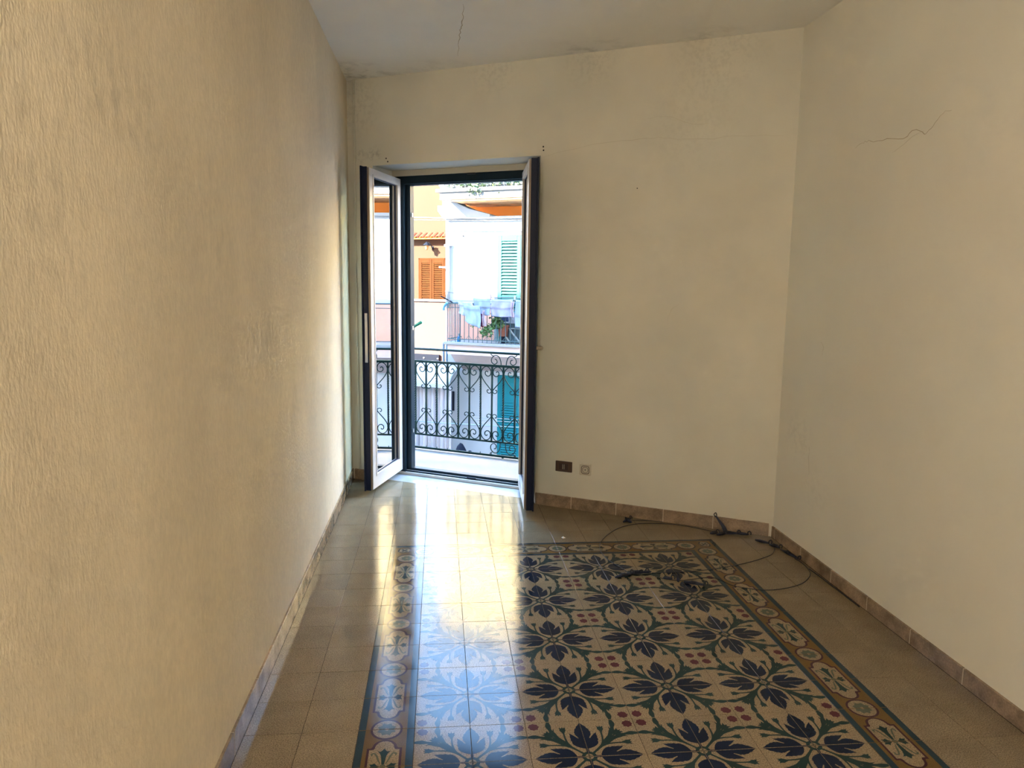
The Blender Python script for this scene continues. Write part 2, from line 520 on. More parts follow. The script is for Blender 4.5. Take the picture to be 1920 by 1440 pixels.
# ------------------------------------------------------------------ floor: cement tiles, each its own piece
TS = 0.2
def clip_poly(poly, a, b_, c):
    out = []
    for i in range(len(poly)):
        p, q = poly[i], poly[(i + 1) % len(poly)]
        fp, fq = a * p[0] + b_ * p[1] - c, a * q[0] + b_ * q[1] - c
        if fp <= 0:
            out.append(p)
        if (fp < 0 < fq) or (fq < 0 < fp):
            t = fp / (fp - fq)
            out.append((p[0] + t * (q[0] - p[0]), p[1] + t * (q[1] - p[1])))
    return out
def unit_clip(poly):
    for a, b_, c in ((1, 0, 1), (-1, 0, 0), (0, 1, 1), (0, -1, 0)):
        if poly:
            poly = clip_poly(poly, a, b_, c)
    cl = []
    for p in poly:
        if not cl or (abs(p[0] - cl[-1][0]) + abs(p[1] - cl[-1][1])) > 1e-5:
            cl.append(p)
    if len(cl) > 2 and abs(cl[0][0] - cl[-1][0]) + abs(cl[0][1] - cl[-1][1]) < 1e-5:
        cl.pop()
    return cl
HT = 0.0992
LAYER = 0.00016
def tile_base(mi=0):
    mb = MB()
    c = 0.0005
    o, i_ = HT, HT - c
    vs = [(-o, -o, -0.012), (o, -o, -0.012), (o, o, -0.012), (-o, o, -0.012), (-o, -o, -c), (o, -o, -c), (o, o, -c), (-o, o, -c), (-i_, -i_, 0), (i_, -i_, 0), (i_, i_, 0), (-i_, i_, 0)]
    fs = [(8, 9, 10, 11)] + [(k, (k + 1) % 4, 4 + (k + 1) % 4, 4 + k) for k in range(4)] + [(4 + k, 4 + (k + 1) % 4, 8 + (k + 1) % 4, 8 + k) for k in range(4)]
    return mb.add(vs, fs, mi)
class Pat:
    def __init__(self, base):
        self.mb = tile_base(base)
        self.k = 0
        self.hold = False
    def put(self, poly, layer, mi):
        poly = unit_clip([(p[0], p[1]) for p in poly])
        if len(poly) < 3:
            return
        ar = sum(poly[i][0] * poly[(i + 1) % len(poly)][1] - poly[(i + 1) % len(poly)][0] * poly[i][1] for i in range(len(poly)))
        if abs(ar) < 1e-5:
            return
        if ar < 0:
            poly = poly[::-1]
        k = 2 * (HT - 0.0005)
        if not self.hold:
            self.k += 1
        self.mb.face([((x - 0.5) * k, (y - 0.5) * k) for x, y in poly], LAYER * layer + 0.000008 * self.k, mi)
    def stroke(self, pts, ws, layer, mi, n=5):
        P = crm([(p[0], p[1]) for p in pts], n)
        W = crm([(w_, 0) for w_ in ws], n)
        L_, R_ = [], []
        for i, p in enumerate(P):
            d = (P[min(i + 1, len(P) - 1)] - P[max(i - 1, 0)]).normalized()
            nn = Vector((-d.y, d.x, 0)) * (W[i].x / 2)
            L_.append((p.x + nn.x, p.y + nn.y))
            R_.append((p.x - nn.x, p.y - nn.y))
        self.k += 1
        self.hold = True
        for i in range(len(P) - 1):
            self.put([L_[i], R_[i], R_[i + 1], L_[i + 1]], layer, mi)
        self.hold = False
sw = lambda pts: [(p[1], p[0]) for p in pts]
def circ(cx, cy, r, n=20, r2=None, ph=0):
    return [(cx + (r if (not r2 or k % 2 == 0) else r2) * math.cos(2 * math.pi * k / n + ph), cy + (r if (not r2 or k % 2 == 0) else r2) * math.sin(2 * math.pi * k / n + ph)) for k in range(n)]
# material order of the patterned tiles
PM = [M['tile_cream'], M['tile_green'], M['tile_navy'], M['tile_red'], M['tile_ochre'], M['tile_stripe'], M['tile_brown'], M['tile_sage']]
CR, GN, NV, RD, OC, ST, BR, SG = range(8)
def bud(x, y, ang, L_, w_):
    sh = [(0, 0.012), (0.25 * L_, 0.5 * w_), (0.55 * L_, w_), (0.72 * L_, 0.85 * w_), (L_, 1.05 * w_), (0.86 * L_, 0.25 * w_), (1.08 * L_, 0), (0.86 * L_, -0.25 * w_), (L_, -1.05 * w_), (0.72 * L_, -0.85 * w_), (0.55 * L_, -w_), (0.25 * L_, -0.5 * w_), (0, -0.012)]
    c, s_ = math.cos(ang), math.sin(ang)
    return [(x + c * a - s_ * b_, y + s_ * a + c * b_) for a, b_ in sh]
def flower_tile():
    p = Pat(CR)
    leaf = [(0.165, 0), (0.17, 0.03), (0.18, 0.065), (0.21, 0.13), (0.25, 0.185), (0.30, 0.225), (0.345, 0.238), (0.38, 0.232), (0.42, 0.252), (0.47, 0.244), (0.52, 0.252), (0.565, 0.242), (0.635, 0.250),
            (0.585, 0.195), (0.525, 0.145), (0.470, 0.108), (0.475, 0.092), (0.53, 0.115), (0.585, 0.145), (0.62, 0.142), (0.655, 0.152), (0.70, 0.132), (0.74, 0.130), (0.79, 0.092), (0.83, 0.082), (0.875, 0.040), (0.935, 0.003), (0.935, 0)]
    for f in (lambda q: q, sw):
        p.put(f([(0.205 + (x - 0.165) * 0.95, y * 0.97) for x, y in leaf]), 2, NV)
        p.put(f([(0.09, 0), (0.09, 0.020), (0.215, 0.016), (0.215, 0)]), 2, NV)
        p.stroke(f([(0.25, 0.25), (0.34, 0.298), (0.45, 0.325), (0.57, 0.335), (0.70, 0.335)]), [0.05, 0.042, 0.036, 0.032, 0.032], 1, GN)
        bb = bud(0.64, 0.34, 0.02, 0.19, 0.06)
        p.put(f(bb), 2, GN)
        p.stroke(f([(0.30, 0.30), (0.42, 0.385), (0.54, 0.47), (0.66, 0.535), (0.77, 0.57), (0.88, 0.59), (1.0, 0.585), (1.05, 0.58)]), [0.09, 0.085, 0.07, 0.105, 0.064, 0.106, 0.054, 0.058], 1, GN)
        p.stroke(f([(0.60, 0.50), (0.70, 0.52), (0.80, 0.505)]), [0.04, 0.034, 0.008], 1, GN)
    p.stroke([(0.07, 0.07), (0.18, 0.18), (0.33, 0.33)], [0.045, 0.045, 0.07], 1, GN)
    p.stroke([(0.32, 0.32), (0.45, 0.45), (0.58, 0.58)], [0.08, 0.045, 0.036], 1, GN)
    p.put(bud(0.55, 0.55, math.pi / 4, 0.20, 0.075), 2, GN)
    p.put(circ(0, 0, 0.125, 24), 1, GN)
    p.put(circ(0, 0, 0.062, 16), 3, CR)
    p.put([(0, 0), (0.05, 0), (0.05, 0.008), (0, 0.008)], 4, GN)
    p.put([(0, 0), (0.008, 0), (0.008, 0.05), (0, 0.05)], 4, GN)
    random.seed(3)
    p.put([(0.876 + 0.105 * k_ * math.cos(a), 0.864 + 0.105 * k_ * math.sin(a)) for a, k_ in [(2 * math.pi * i / 16, (1.0 if i % 2 == 0 else 0.84) * random.uniform(0.92, 1.06)) for i in range(16)]], 1, RD)
    return p.mb
def rosette(p, cx, cy):
    p.put(circ(cx, cy, 0.290, 28), 1, BR)
    p.put(circ(cx, cy, 0.248, 28), 2, CR)
    p.put(circ(cx, cy, 0.178, 16, 0.135, math.pi / 8), 3, SG)
    p.put(circ(cx, cy, 0.035, 8), 4, CR)
def medallion(p, cx, cy, sy):
    def half(g):
        # outline for y >= 0 side, grown by g
        w_, h_ = 0.262 + g, 0.44 + g
        pts = [(w_, 0), (w_, h_), (w_ - 0.07, h_), (w_ - 0.085, h_ + 0.03)]
        cr_ = 0.168 + g
        for k in range(0, 9):
            a = math.pi / 2 * k / 8
            pts.append((cr_ * math.cos(a), h_ + 0.045 - g * 0.2 + (0.185) * math.sin(a)))
        L_ = pts + [(-x, y) for x, y in pts[::-1]]
        return [(cx + x, cy + sy * y) for x, y in L_]
    p.put(half(0.042), 1, BR)
    p.put(half(0.0), 2, CR)
    tr = lambda q: [(cx + x, cy + sy * y) for x, y in q]
    p.put([(cx + a, cy + b_) for a, b_ in circ(0, 0, 0.05, 16)], 4, SG)
    p.put(tr([(-0.022, 0.05), (-0.035, 0.16), (-0.045, 0.26), (-0.07, 0.34), (-0.115, 0.40), (-0.055, 0.385), (0, 0.46), (0.055, 0.385), (0.115, 0.40), (0.07, 0.34), (0.045, 0.26), (0.035, 0.16), (0.022, 0.05)]), 3, GN)
    for s_ in (-1, 1):
        p.stroke(tr([(s_ * 0.045, 0.06), (s_ * 0.085, 0.16), (s_ * 0.115, 0.26), (s_ * 0.16, 0.34), (s_ * 0.205, 0.325), (s_ * 0.20, 0.27)]), [0.012, 0.028, 0.034, 0.03, 0.038, 0.012], 3, SG)
        p.put(tr([(s_ * 0.05, 0), (s_ * 0.10, 0.03), (s_ * 0.14, 0.085), (s_ * 0.175, 0.06), (s_ * 0.235, 0.065), (s_ * 0.20, 0.02), (s_ * 0.21, 0)]), 3, GN)
def border_tile(flip):
    p = Pat(OC)
    p.put([(-0.1, 0), (0.125, 0), (0.125, 1), (-0.1, 1)], 1, ST)
    p.put([(0.872, 0), (1.1, 0), (1.1, 1), (0.872, 1)], 1, ST)
    if not flip:
        medallion(p, 0.5, 0.0, 1); rosette(p, 0.5, 1.0)
    else:
        medallion(p, 0.5, 1.0, -1); rosette(p, 0.5, 0.0)
    return p.mb
def corner_tile():
    p = Pat(OC)
    p.put([(0, 0), (0.125, 0), (0.125, 1), (0, 1)], 1, ST)
    p.put([(0.125, 0.875), (1, 0.875), (1, 1), (0.125, 1)], 1, ST)
    p.put([(0.872, 0), (1, 0), (1, 0.128), (0.872, 0.128)], 1, ST)
    rosette(p, 1.0, 0.5)
    rosette(p, 0.5, 0.0)
    p.put([(0.20, 0.52), (0.24, 0.76), (0.48, 0.80), (0.62, 0.74), (0.58, 0.5), (0.36, 0.44)], 1, BR)
    p.put([(0.24, 0.55), (0.275, 0.725), (0.47, 0.76), (0.575, 0.71), (0.545, 0.535), (0.37, 0.48)], 2, CR)
    for a in (45, 135, 225, 315):
        p.put(bud(0.41, 0.62, R(a), 0.12, 0.035), 3, GN)
    return p.mb
MESH = {}
MESH['plain'] = (tile_base(), [M['tile_plain']])
MESH['flower'] = (flower_tile(), PM)
MESH['border_a'] = (border_tile(False), PM)
MESH['border_b'] = (border_tile(True), PM)
MESH['corner'] = (corner_tile(), PM)
MD = {k: v[0].mesh('tile_' + k, v[1]) for k, v in MESH.items()}
random.seed(11)
JEND = 15
def tile_kind(i, j):
    if i < 0 or i > 9 or j < 0 or j > JEND:
        return 'plain', random.choice((0, 90, 180, 270))
    if 1 <= i <= 8 and 1 <= j <= JEND - 1:
        return 'flower', {(0, 1): 0, (1, 1): 90, (1, 0): 180, (0, 0): -90}[(i % 2, j % 2)]
    if (i, j) == (0, 0): return 'corner', 0
    if (i, j) == (9, 0): return 'corner', -90
    if (i, j) == (9, JEND): return 'corner', 180
    if (i, j) == (0, JEND): return 'corner', 90
    if i == 0: return ('border_a' if j % 2 else 'border_b'), 0
    if i == 9: return ('border_b' if j % 2 else 'border_a'), 180
    if j == 0: return ('border_b' if i % 2 else 'border_a'), -90
    return ('border_a' if i % 2 else 'border_b'), 90
fb = MB().prism([(XL, YF), (XR, YF), (XR, yl(XR)), (XL, yl(XL))], -0.05, -0.0016)
floor = obj('floor', fb, M['grout_floor']); tag(floor, kind='structure')
wn = (-TY, TX)
def dval(x, y): return (x - LX) * wn[0] + (y - LY) * wn[1]
def sval(x, y): return (x - LX) * TX + (y - LY) * TY
rest = MB()
RMATS = [M['tile_plain']] + PM
for j in range(-9, 28):
    for i in range(-2, 12):
        x0, y0 = i * TS, -(j + 1) * TS
        cx, cy = x0 + TS / 2, y0 + TS / 2
        kind, rot = tile_kind(i, j)
        corners = [(x0 + 0.0008, y0 + 0.0008), (x0 + TS - 0.0008, y0 + 0.0008), (x0 + TS - 0.0008, y0 + TS - 0.0008), (x0 + 0.0008, y0 + TS - 0.0008)]
        s_c = sval(cx, cy)
        lim = 0.087 if S0 - 0.06 < s_c < S1 + 0.02 else 0.0
        ds = [dval(*c) for c in corners]
        if min(ds) > lim - 0.01:
            continue
        if max(ds) > lim:
            poly = clip_poly(corners, wn[0], wn[1], LX * wn[0] + LY * wn[1] + lim)
            if len(poly) < 3:
                continue
            obj('floor_tile', MB().prism(poly, -0.012, 0), M['tile_plain'], floor, (cx, cy, 0))
            continue
        if j <= 12:
            o = link('floor_tile', MD[kind], floor, (cx, cy, random.uniform(-0.0003, 0.0002)))
            o.rotation_euler = (random.uniform(-1, 1) * 0.0016, random.uniform(-1, 1) * 0.0016, R(rot))
        else:
            mb, _ = MESH[kind]
            c, s_ = math.cos(R(rot)), math.sin(R(rot))
            ofs = len(rest.v)
            rest.v += [(cx + c * v[0] - s_ * v[1], cy + s_ * v[0] + c * v[1], v[2]) for v in mb.v]
            rest.f += [tuple(k + ofs for k in f) for f in mb.f]
            rest.m += [(0 if kind == 'plain' else mm + 1) for mm in mb.m]
ro = obj('floor_tiles', rest, RMATS, floor); tag(ro, kind='stuff')

# ------------------------------------------------------------------ door: threshold, frame, two leaves standing open
tag(obj('trim_1', MB().prism([(S0, 0.0885), (S1 - 0.0485, 0.0885), (SF, 0.27), (SF, 0.40), (S0, 0.40)], -0.04, 0.0), M['marble'], fr=1), kind='structure')
tag(obj('trim_3', MB().cbox(S0, SF, 0.275, 0.40, 2.41, DZ, 0.002), M['infill'], fr=1), kind='structure')
door = tag(link('door_1', None, None, ((S0 + SF) / 2, 0.3, 0), 1), kind='structure')
FA, FB = S0 + 0.002, SF - 0.002
f_ = MB()
f_.cbox(FA, FA + 0.10, 0.28, 0.35, 0.0, 2.41, 0.003)
f_.cbox(FA + 0.05, FA + 0.140, 0.31, 0.372, 0.0, 2.41, 0.003)
obj('jamb', f_, M['frame_dark'], door)
f_ = MB()
f_.cbox(FB - 0.06, FB, 0.295, 0.35, 0.0, 2.41, 0.003)
f_.cbox(FB - 0.10, FB - 0.04, 0.312, 0.372, 0.0, 2.41, 0.003)
obj('jamb', f_, M['frame_dark'], door)
f_ = MB().cbox(FA, FB, 0.28, 0.35, 2.35, 2.41, 0.003).cbox(FA, FB, 0.312, 0.372, 2.342, 2.40, 0.003)
obj('head', f_, M['frame_dark'], door)
sill = obj('sill', MB().cbox(FA, FB, 0.31, 0.375, 0.0, 0.055, 0.004).cbox(FA, FB, 0.294, 0.312, 0.0, 0.034, 0.002), M['frame_dark'], door)
obj('rain_strip', MB().cbox(FA, FB, 0.276, 0.294, 0.0, 0.024, 0.003), M['leaf_white'], sill)
obj('steel_track', MB().box(FA, FB, 0.297, 0.301, 0.034, 0.039), M['steel'], sill)
obj('strike_plate', MB().cbox(0.86, 0.94, 0.29, 0.306, 0.03, 0.042, 0.002), M['black'], sill)
obj('strike_plate', MB().cbox(0.86, 0.93, 0.268, 0.29, 2.398, 2.409, 0.002), M['black'], door)
for z_ in (0.35, 1.2, 2.1):
    obj('gasket_clip', MB().box(FA + 0.140, FA + 0.146, 0.33, 0.345, z_, z_ + 0.03), M['steel'], door)

def leaf(side, hx, hd, fx, fd, handle):
    # local axes: w from the hinge to the free edge, q thickness (towards the opening), z
    W = math.hypot(fx - hx, fd - hd)
    ux, uy = (fx - hx) / W, (fd - hd) / W
    px, py = (-uy, ux) if side == 'L' else (uy, -ux)
    if side == 'L' and px < 0: px, py = -px, -py
    if side == 'R' and px > 0: px, py = -px, -py
    TH = 0.056
    def P(w_, q, z): return (hx + ux * w_ + px * q, hd + uy * w_ + py * q, z)
    def bx(mb, w0, w1, q0, q1, z0, z1, c=0.002):
        t_ = MB().cbox(w0, w1, q0, q1, z0, z1, c)
        mb.add([P(*v) for v in t_.v], t_.f)
        return mb
    Z0, Z1 = 0.042, 2.388
    FWd = 0.075
    m_ = MB()
    bx(m_, 0.0, W, 0, TH, Z0, Z0 + 0.105)
    bx(m_, 0.0, W, 0, TH, Z1 - 0.055, Z1)
    bx(m_, 0.0, FWd, 0, TH, Z0 + 0.105, Z1 - 0.055)
    bx(m_, W - FWd, W, 0, TH, Z0 + 0.105, Z1 - 0.055)
    lf = obj('leaf', m_, M['leaf_white'], door)
    # glazing beads standing a little proud, both faces
    for q0, q1 in ((TH - 0.002, TH + 0.004), (-0.004, 0.002)):
        g = MB()
        bx(g, FWd - 0.016, FWd, q0, q1, Z0 + 0.09, Z1 - 0.04, 0.001)
        bx(g, W - FWd, W - FWd + 0.016, q0, q1, Z0 + 0.09, Z1 - 0.04, 0.001)
        bx(g, FWd - 0.016, W - FWd + 0.016, q0, q1, Z0 + 0.09, Z0 + 0.105, 0.001)
        bx(g, FWd - 0.016, W - FWd + 0.016, q0, q1, Z1 - 0.055, Z1 - 0.04, 0.001)
        obj('glazing_bead', g, M['leaf_white'], lf)
    g = MB()
    bx(g, FWd - 0.004, FWd + 0.006, 0.012, TH - 0.012, Z0 + 0.1, Z1 - 0.05, 0.001)
    bx(g, W - FWd - 0.006, W - FWd + 0.004, 0.012, TH - 0.012, Z0 + 0.1, Z1 - 0.05, 0.001)
    bx(g, FWd, W - FWd, 0.012, TH - 0.012, Z1 - 0.062, Z1 - 0.05, 0.001)
    bx(g, FWd, W - FWd, 0.012, TH - 0.012, Z0 + 0.1, Z0 + 0.112, 0.001)
    obj('gasket', g, M['frame_navy'], lf)
    g = MB()
    bx(g, FWd - 0.006, W - FWd + 0.006, 0.018, 0.022, Z0 + 0.1, Z1 - 0.05, 0.0005)
    obj('glass_pane', g, M['glass'], lf)
    g = MB()
    bx(g, FWd - 0.006, W - FWd + 0.006, 0.034, 0.038, Z0 + 0.1, Z1 - 0.05, 0.0005)
    obj('glass_pane', g, M['glass'], lf)
    # free-edge profile: dark rubber face, bronze strip, overlap rib
    e = MB()
    bx(e, W, W + 0.007, 0.0, TH - 0.016, Z0 - 0.006, Z1 + 0.006)
    bx(e, W - 0.03, W + 0.012, -0.012, 0.0, Z0 - 0.012, Z1 + 0.012)
    bx(e, 0.0, W - 0.03, -0.008, 0.0, Z1 - 0.012, Z1 + 0.01)
    obj('edge_strip', e, M['frame_navy'], lf)
    e = MB()
    bx(e, W, W + 0.005, TH - 0.016, TH - 0.004, Z0, Z1, 0.001)
    obj('bronze_strip', e, M['leaf_brown'], lf)
    e = MB() if not handle else None
    if e: bx(e, W + 0.006, W + 0.0085, 0.008, TH - 0.026, 1.00, 1.36, 0.0008)
    if e: obj('lock_plate', e, M['steel'], lf)
    # hinges
    for z_ in (0.25, 2.12):
        h_ = MB().tube([P(-0.006, 0.01, z_), P(-0.006, 0.01, z_ + 0.09)], 0.009, 8)
        obj('hinge', h_, M['frame_dark'], lf, None, 1, True)
    if handle:
        h_ = MB()
        bx(h_, W - 0.062, W - 0.032, -0.016, 0.0, 1.085, 1.215, 0.004)
        h_.tube([P(W - 0.047, -0.012, 1.155), P(W - 0.047, -0.05, 1.155)], 0.013, 8)
        h_.tube([P(W - 0.047, -0.05, 1.155), P(W - 0.066, -0.053, 1.155), P(W - 0.14, -0.053, 1.153)], [0.014, 0.014, 0.012], 8)
        obj('handle', h_, M['handle'], lf)
    return lf
leaf('L', 0.222, 0.268, 0.330, -0.335, False)
leaf('R', 1.3655, 0.286, 1.6255, -0.256, True)

# ------------------------------------------------------------------ outlets on the door wall
so = thing('power_socket', (1.768, 0, 0.302), 'bronze brown rectangular wall socket plate beside the balcony door', 'socket')
obj('plate', MB().cbox(1.707, 1.830, -0.009, 0.001, 0.264, 0.340, 0.003), M['sock_brown'], so)
md = obj('insert', MB().cbox(1.735, 1.802, -0.0115, -0.008, 0.279, 0.325, 0.001), M['sock_dark'], so)
for k in (-1, 0, 1):
    obj('pin_hole', MB().prism([(1.768 + 0.0035 * math.cos(a * math.pi / 4), 0.302 + 0.013 * k + 0.0035 * math.sin(a * math.pi / 4)) for a in range(8)], -0.0122, -0.0114, 'y'), M['black'], md)
obj('pin_shroud', MB().cbox(1.761, 1.764, -0.0135, -0.011, 0.284, 0.320, 0.0005), M['beige_plastic'], md)
obj('pin_shroud', MB().cbox(1.772, 1.775, -0.0135, -0.011, 0.284, 0.320, 0.0005), M['beige_plastic'], md)
ao = thing('aerial_outlet', (1.926, 0, 0.298), 'small ivory square aerial outlet with a round centre, right of the brown socket', 'outlet')
obj('plate', MB().cbox(1.884, 1.968, -0.010, 0.001, 0.258, 0.340, 0.004), M['sock_white'], ao)
def rrect(cx, cz, h, r, n=5):
    out = []
    for qx, qz, a0 in ((1, 1, 0), (-1, 1, 90), (-1, -1, 180), (1, -1, 270)):
        for k in range(n):
            a = R(a0 + 90 * k / (n - 1))
            out.append((cx + qx * (h - r) + r * math.cos(a), cz + qz * (h - r) + r * math.sin(a)))
    return out
rg = MB().tube([(x, -0.0105, z) for x, z in rrect(1.928, 0.297, 0.028, 0.016)], 0.0024, 6, True)
obj('outer_ring', rg, M['sock_brown'], ao)
rg = MB().tube([(x, -0.0105, z) for x, z in rrect(1.928, 0.297, 0.019, 0.014)], 0.0016, 6, True)
obj('inner_ring', rg, M['sock_brown'], ao)
obj('pin', MB().prism([(1.928 + 0.004 * math.cos(a * math.pi / 4), 0.297 + 0.004 * math.sin(a * math.pi / 4)) for a in range(8)], -0.014, -0.009, 'y'), M['black'], ao)

# ------------------------------------------------------------------ cords left on the floor
def hook(parent, x, y, ang, L_=0.07, z=0.006, coil=True, mt='blueblack'):
    c, s_ = math.cos(ang), math.sin(ang)
    P = lambda a, b_, h_: (x + c * a - s_ * b_, y + s_ * a + c * b_, z + h_)
    mb = MB()
    mb.tube([P(-L_ * 0.55, 0, 0.002), P(-L_ * 0.2, 0.002, 0.003), P(0.1 * L_, 0, 0.004), P(L_ * 0.45, 0, 0.003)], [0.005, 0.0095, 0.0088, 0.005], 8)
    hk = obj('clip', mb, M[mt], parent, None, 0, True)
    mb = MB()
    pts = [P(L_ * 0.4, 0, 0.004)] + [P(L_ * 0.5 + 0.010 * math.cos(a), 0.008 * math.sin(a), 0.010 + 0.011 * math.sin(a)) for a in [math.pi * (1.1 - 0.22 * k) for k in range(7)]]
    mb.tube(crm(pts, 3), 0.0036, 6)
    obj('hook', mb, M['black'], hk, None, 0, True)
    if coil:
        mb = MB()
        pts = [P(-L_ * 0.2 + 0.030 * k / 24, 0.0095 * math.cos(k * 1.3), 0.008 + 0.0085 * math.sin(k * 1.3)) for k in range(25)]
        mb.tube(pts, 0.0022, 5)
        obj('coil', mb, M['black'], hk, None, 0, True)
    return hk
def cord(parent, pts, r=0.0020, z=0.003):
    obj('cord', MB().tube(crm([(p[0], p[1], z + 0.0015 * math.sin(3 * k)) for k, p in enumerate(pts)], 7), r, 6), M['black'], parent, None, 0, True)
c1 = thing('loose_cord', (1.40, 0.05, 0), 'thin dark cord looping from the door wall skirting onto the patterned tiles', 'cord', fr=0)
cord(c1, [(2.060, 0.130), (1.937, 0.225), (1.811, 0.290), (1.628, 0.305), (1.484, 0.246), (1.363, 0.113), (1.284, -0.023), (1.252, -0.162), (1.266, -0.295), (1.313, -0.423), (1.339, -0.499)])
cord(c1, [(1.560, 0.350), (1.600, 0.372), (1.69, 0.365), (1.79, 0.330)], 0.0018)
hook(c1, 1.555, 0.362, 0.7, 0.085)
hook(c1, 1.56, 0.345, 2.0, 0.05, coil=False)
hook(c1, 1.300, -0.535, 0.4, 0.11)
hook(c1, 1.385, -0.505, 0.05, 0.11)
hook(c1, 1.43, -0.500, 3.3, 0.06, coil=False)
c2 = thing('loose_cord', (2.05, -0.5, 0), 'dark cord with hooks curling over the border towards the right wall skirting', 'cord', fr=0)
cord(c2, [(1.466, -0.499), (1.581, -0.499), (1.706, -0.492), (1.874, -0.458), (2.060, -0.392), (2.229, -0.306), (2.299, -0.235), (2.331, -0.176)])
cord(c2, [(1.470, -0.552), (1.522, -0.589), (1.582, -0.607), (1.66, -0.60), (1.74, -0.58), (1.803, -0.600), (1.845, -0.679), (1.912, -0.730), (2.017, -0.756), (2.143, -0.738), (2.261, -0.671), (2.345, -0.577), (2.377, -0.483), (2.380, -0.413), (2.372, -0.345)])
cord(c2, [(2.378, -0.50), (2.384, -0.62), (2.388, -0.80), (2.388, -0.98)], 0.003)
hook(c2, 1.584, -0.602, 1.2, 0.06)
hook(c2, 1.655, -0.665, -0.5, 0.11)
hook(c2, 1.53, -0.590, -0.3, 0.05, coil=False)
hook(c2, 2.300, -0.085, -0.8, 0.09, coil=False)
hook(c2, 2.340, -0.165, -1.0, 0.07)
hook(c2, 2.368, -0.30, -1.35, 0.15)
c3 = thing('strap', (2.16, 0.10, 0), 'blue-black strap leaning on the skirting next to the right corner', 'strap', fr=0)
st_a, st_b, st_c = wf(2.822, -0.016, 0.094), wf(2.880, -0.05, 0.035), wf(2.90, -0.085, 0.006)
sd_ = MB()
wv = Vector((TX, TY, 0)) * 0.012
for (a, c, w0, w1) in ((st_a, st_b, 0.5, 1.1), (st_b, st_c, 1.1, 1.3)):
    nn = Vector((-TY, TX, 0)) * 0.0025
    sd_.add([a - wv * w0 - nn, a + wv * w0 - nn, c + wv * w1 - nn, c - wv * w1 - nn, a - wv * w0 + nn, a + wv * w0 + nn, c + wv * w1 + nn, c - wv * w1 + nn],
            [(0, 1, 2, 3), (7, 6, 5, 4), (0, 4, 5, 1), (1, 5, 6, 2), (2, 6, 7, 3), (3, 7, 4, 0)])
obj('webbing', sd_, M['blueblack'], c3)
obj('loop', MB().tube(crm([st_a + Vector((0, 0, -0.01)), st_a + Vector((-0.012, 0, 0.008)), st_a + Vector((0, 0, 0.02)), st_a + Vector((0.008, 0, 0.0))], 4), 0.003, 6), M['black'], c3, None, 0, True)
hook(c3, 2.155, 0.075, -0.15, 0.11)
hook(c3, 2.235, 0.055, -0.35, 0.07, coil=False)
hook(c3, 2.09, 0.062, 0.2, 0.06)
hook(c3, 2.052, 0.085, 0.1, 0.05)

# small chip of plaster on the floor near the far border
tag(obj('plaster_chip', MB().add([(0, 0, 0.0), (0.022, 0.004, 0.0), (0.028, -0.012, 0), (0.008, -0.018, 0), (0.012, -0.005, 0.009)], [(3, 2, 1, 0), (0, 1, 4), (1, 2, 4), (2, 3, 4), (3, 0, 4)]),
        M['sock_white']), 'small pale plaster chip lying on the plain tiles below the sockets', 'chip')
bpy.data.objects['plaster_chip'].location = (1.055, 0.085, 0.0003)

# ------------------------------------------------------------------ fill lamp added on the left wall, unseen behind the camera, to brighten the room
LMX, LMY, LMZ = XL + 0.125, -4.75, 2.12
lp = thing('fill_lamp', (XL, LMY, LMZ), 'added fill light shaped as a globe lamp on the left wall', 'lamp', fr=0)
obj('wall_rose', MB().tube([(XL, LMY, LMZ - 0.14), (XL + 0.02, LMY, LMZ - 0.14)], [0.05, 0.045], 16), M['leaf_white'], lp)
obj('arm', MB().tube(crm([(XL + 0.01, LMY, LMZ - 0.14), (XL + 0.09, LMY, LMZ - 0.16), (LMX, LMY, LMZ - 0.14), (LMX, LMY, LMZ - 0.09)], 4), 0.008, 8), M['steel'], lp, None, 0, True)
obj('globe', MB().lathe([(0.10 * math.sin(math.pi * k / 12) + 0.001, LMZ - 0.10 * math.cos(math.pi * k / 12)) for k in range(13)], LMX, LMY, 20), emit_mat('added fill glow', (1, 0.93, 0.84), FILL_L), lp, None, 0, True)

# ------------------------------------------------------------------ our balcony and its wrought-iron railing
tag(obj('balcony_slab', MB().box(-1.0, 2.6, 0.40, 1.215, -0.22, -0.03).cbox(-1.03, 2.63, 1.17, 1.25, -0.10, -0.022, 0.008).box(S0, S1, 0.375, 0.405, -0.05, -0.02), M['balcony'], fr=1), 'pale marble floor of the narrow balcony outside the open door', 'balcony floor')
RD_ = 1.205
rail = thing('balcony_railing', (0.8, RD_, -0.03), 'dark green wrought-iron balcony railing with heart scrolls and twisted bars', 'railing')
SB = 0.1146
K0 = -7
NB = 31
sb = lambda k: -0.1325 + SB * k
SLO, SHI = sb(K0), sb(K0 + NB - 1)
ZB, Z2, ZTp, ZH = -0.005, 0.125, 0.833, 0.952
obj('handrail', MB().tube([(SLO, RD_, ZH), (SHI, RD_, ZH)], 0.011, 10), M['iron'], rail, None, 1, True)
obj('top_rail', MB().cbox(SLO, SHI, RD_ - 0.008, RD_ + 0.008, ZTp - 0.011, ZTp + 0.011, 0.002), M['iron'], rail)
obj('middle_rail', MB().cbox(SLO, SHI, RD_ - 0.007, RD_ + 0.007, Z2 - 0.008, Z2 + 0.008, 0.002), M['iron'], rail)
obj('bottom_rail', MB().cbox(SLO, SHI, RD_ - 0.008, RD_ + 0.008, ZB - 0.010, ZB + 0.010, 0.002), M['iron'], rail)
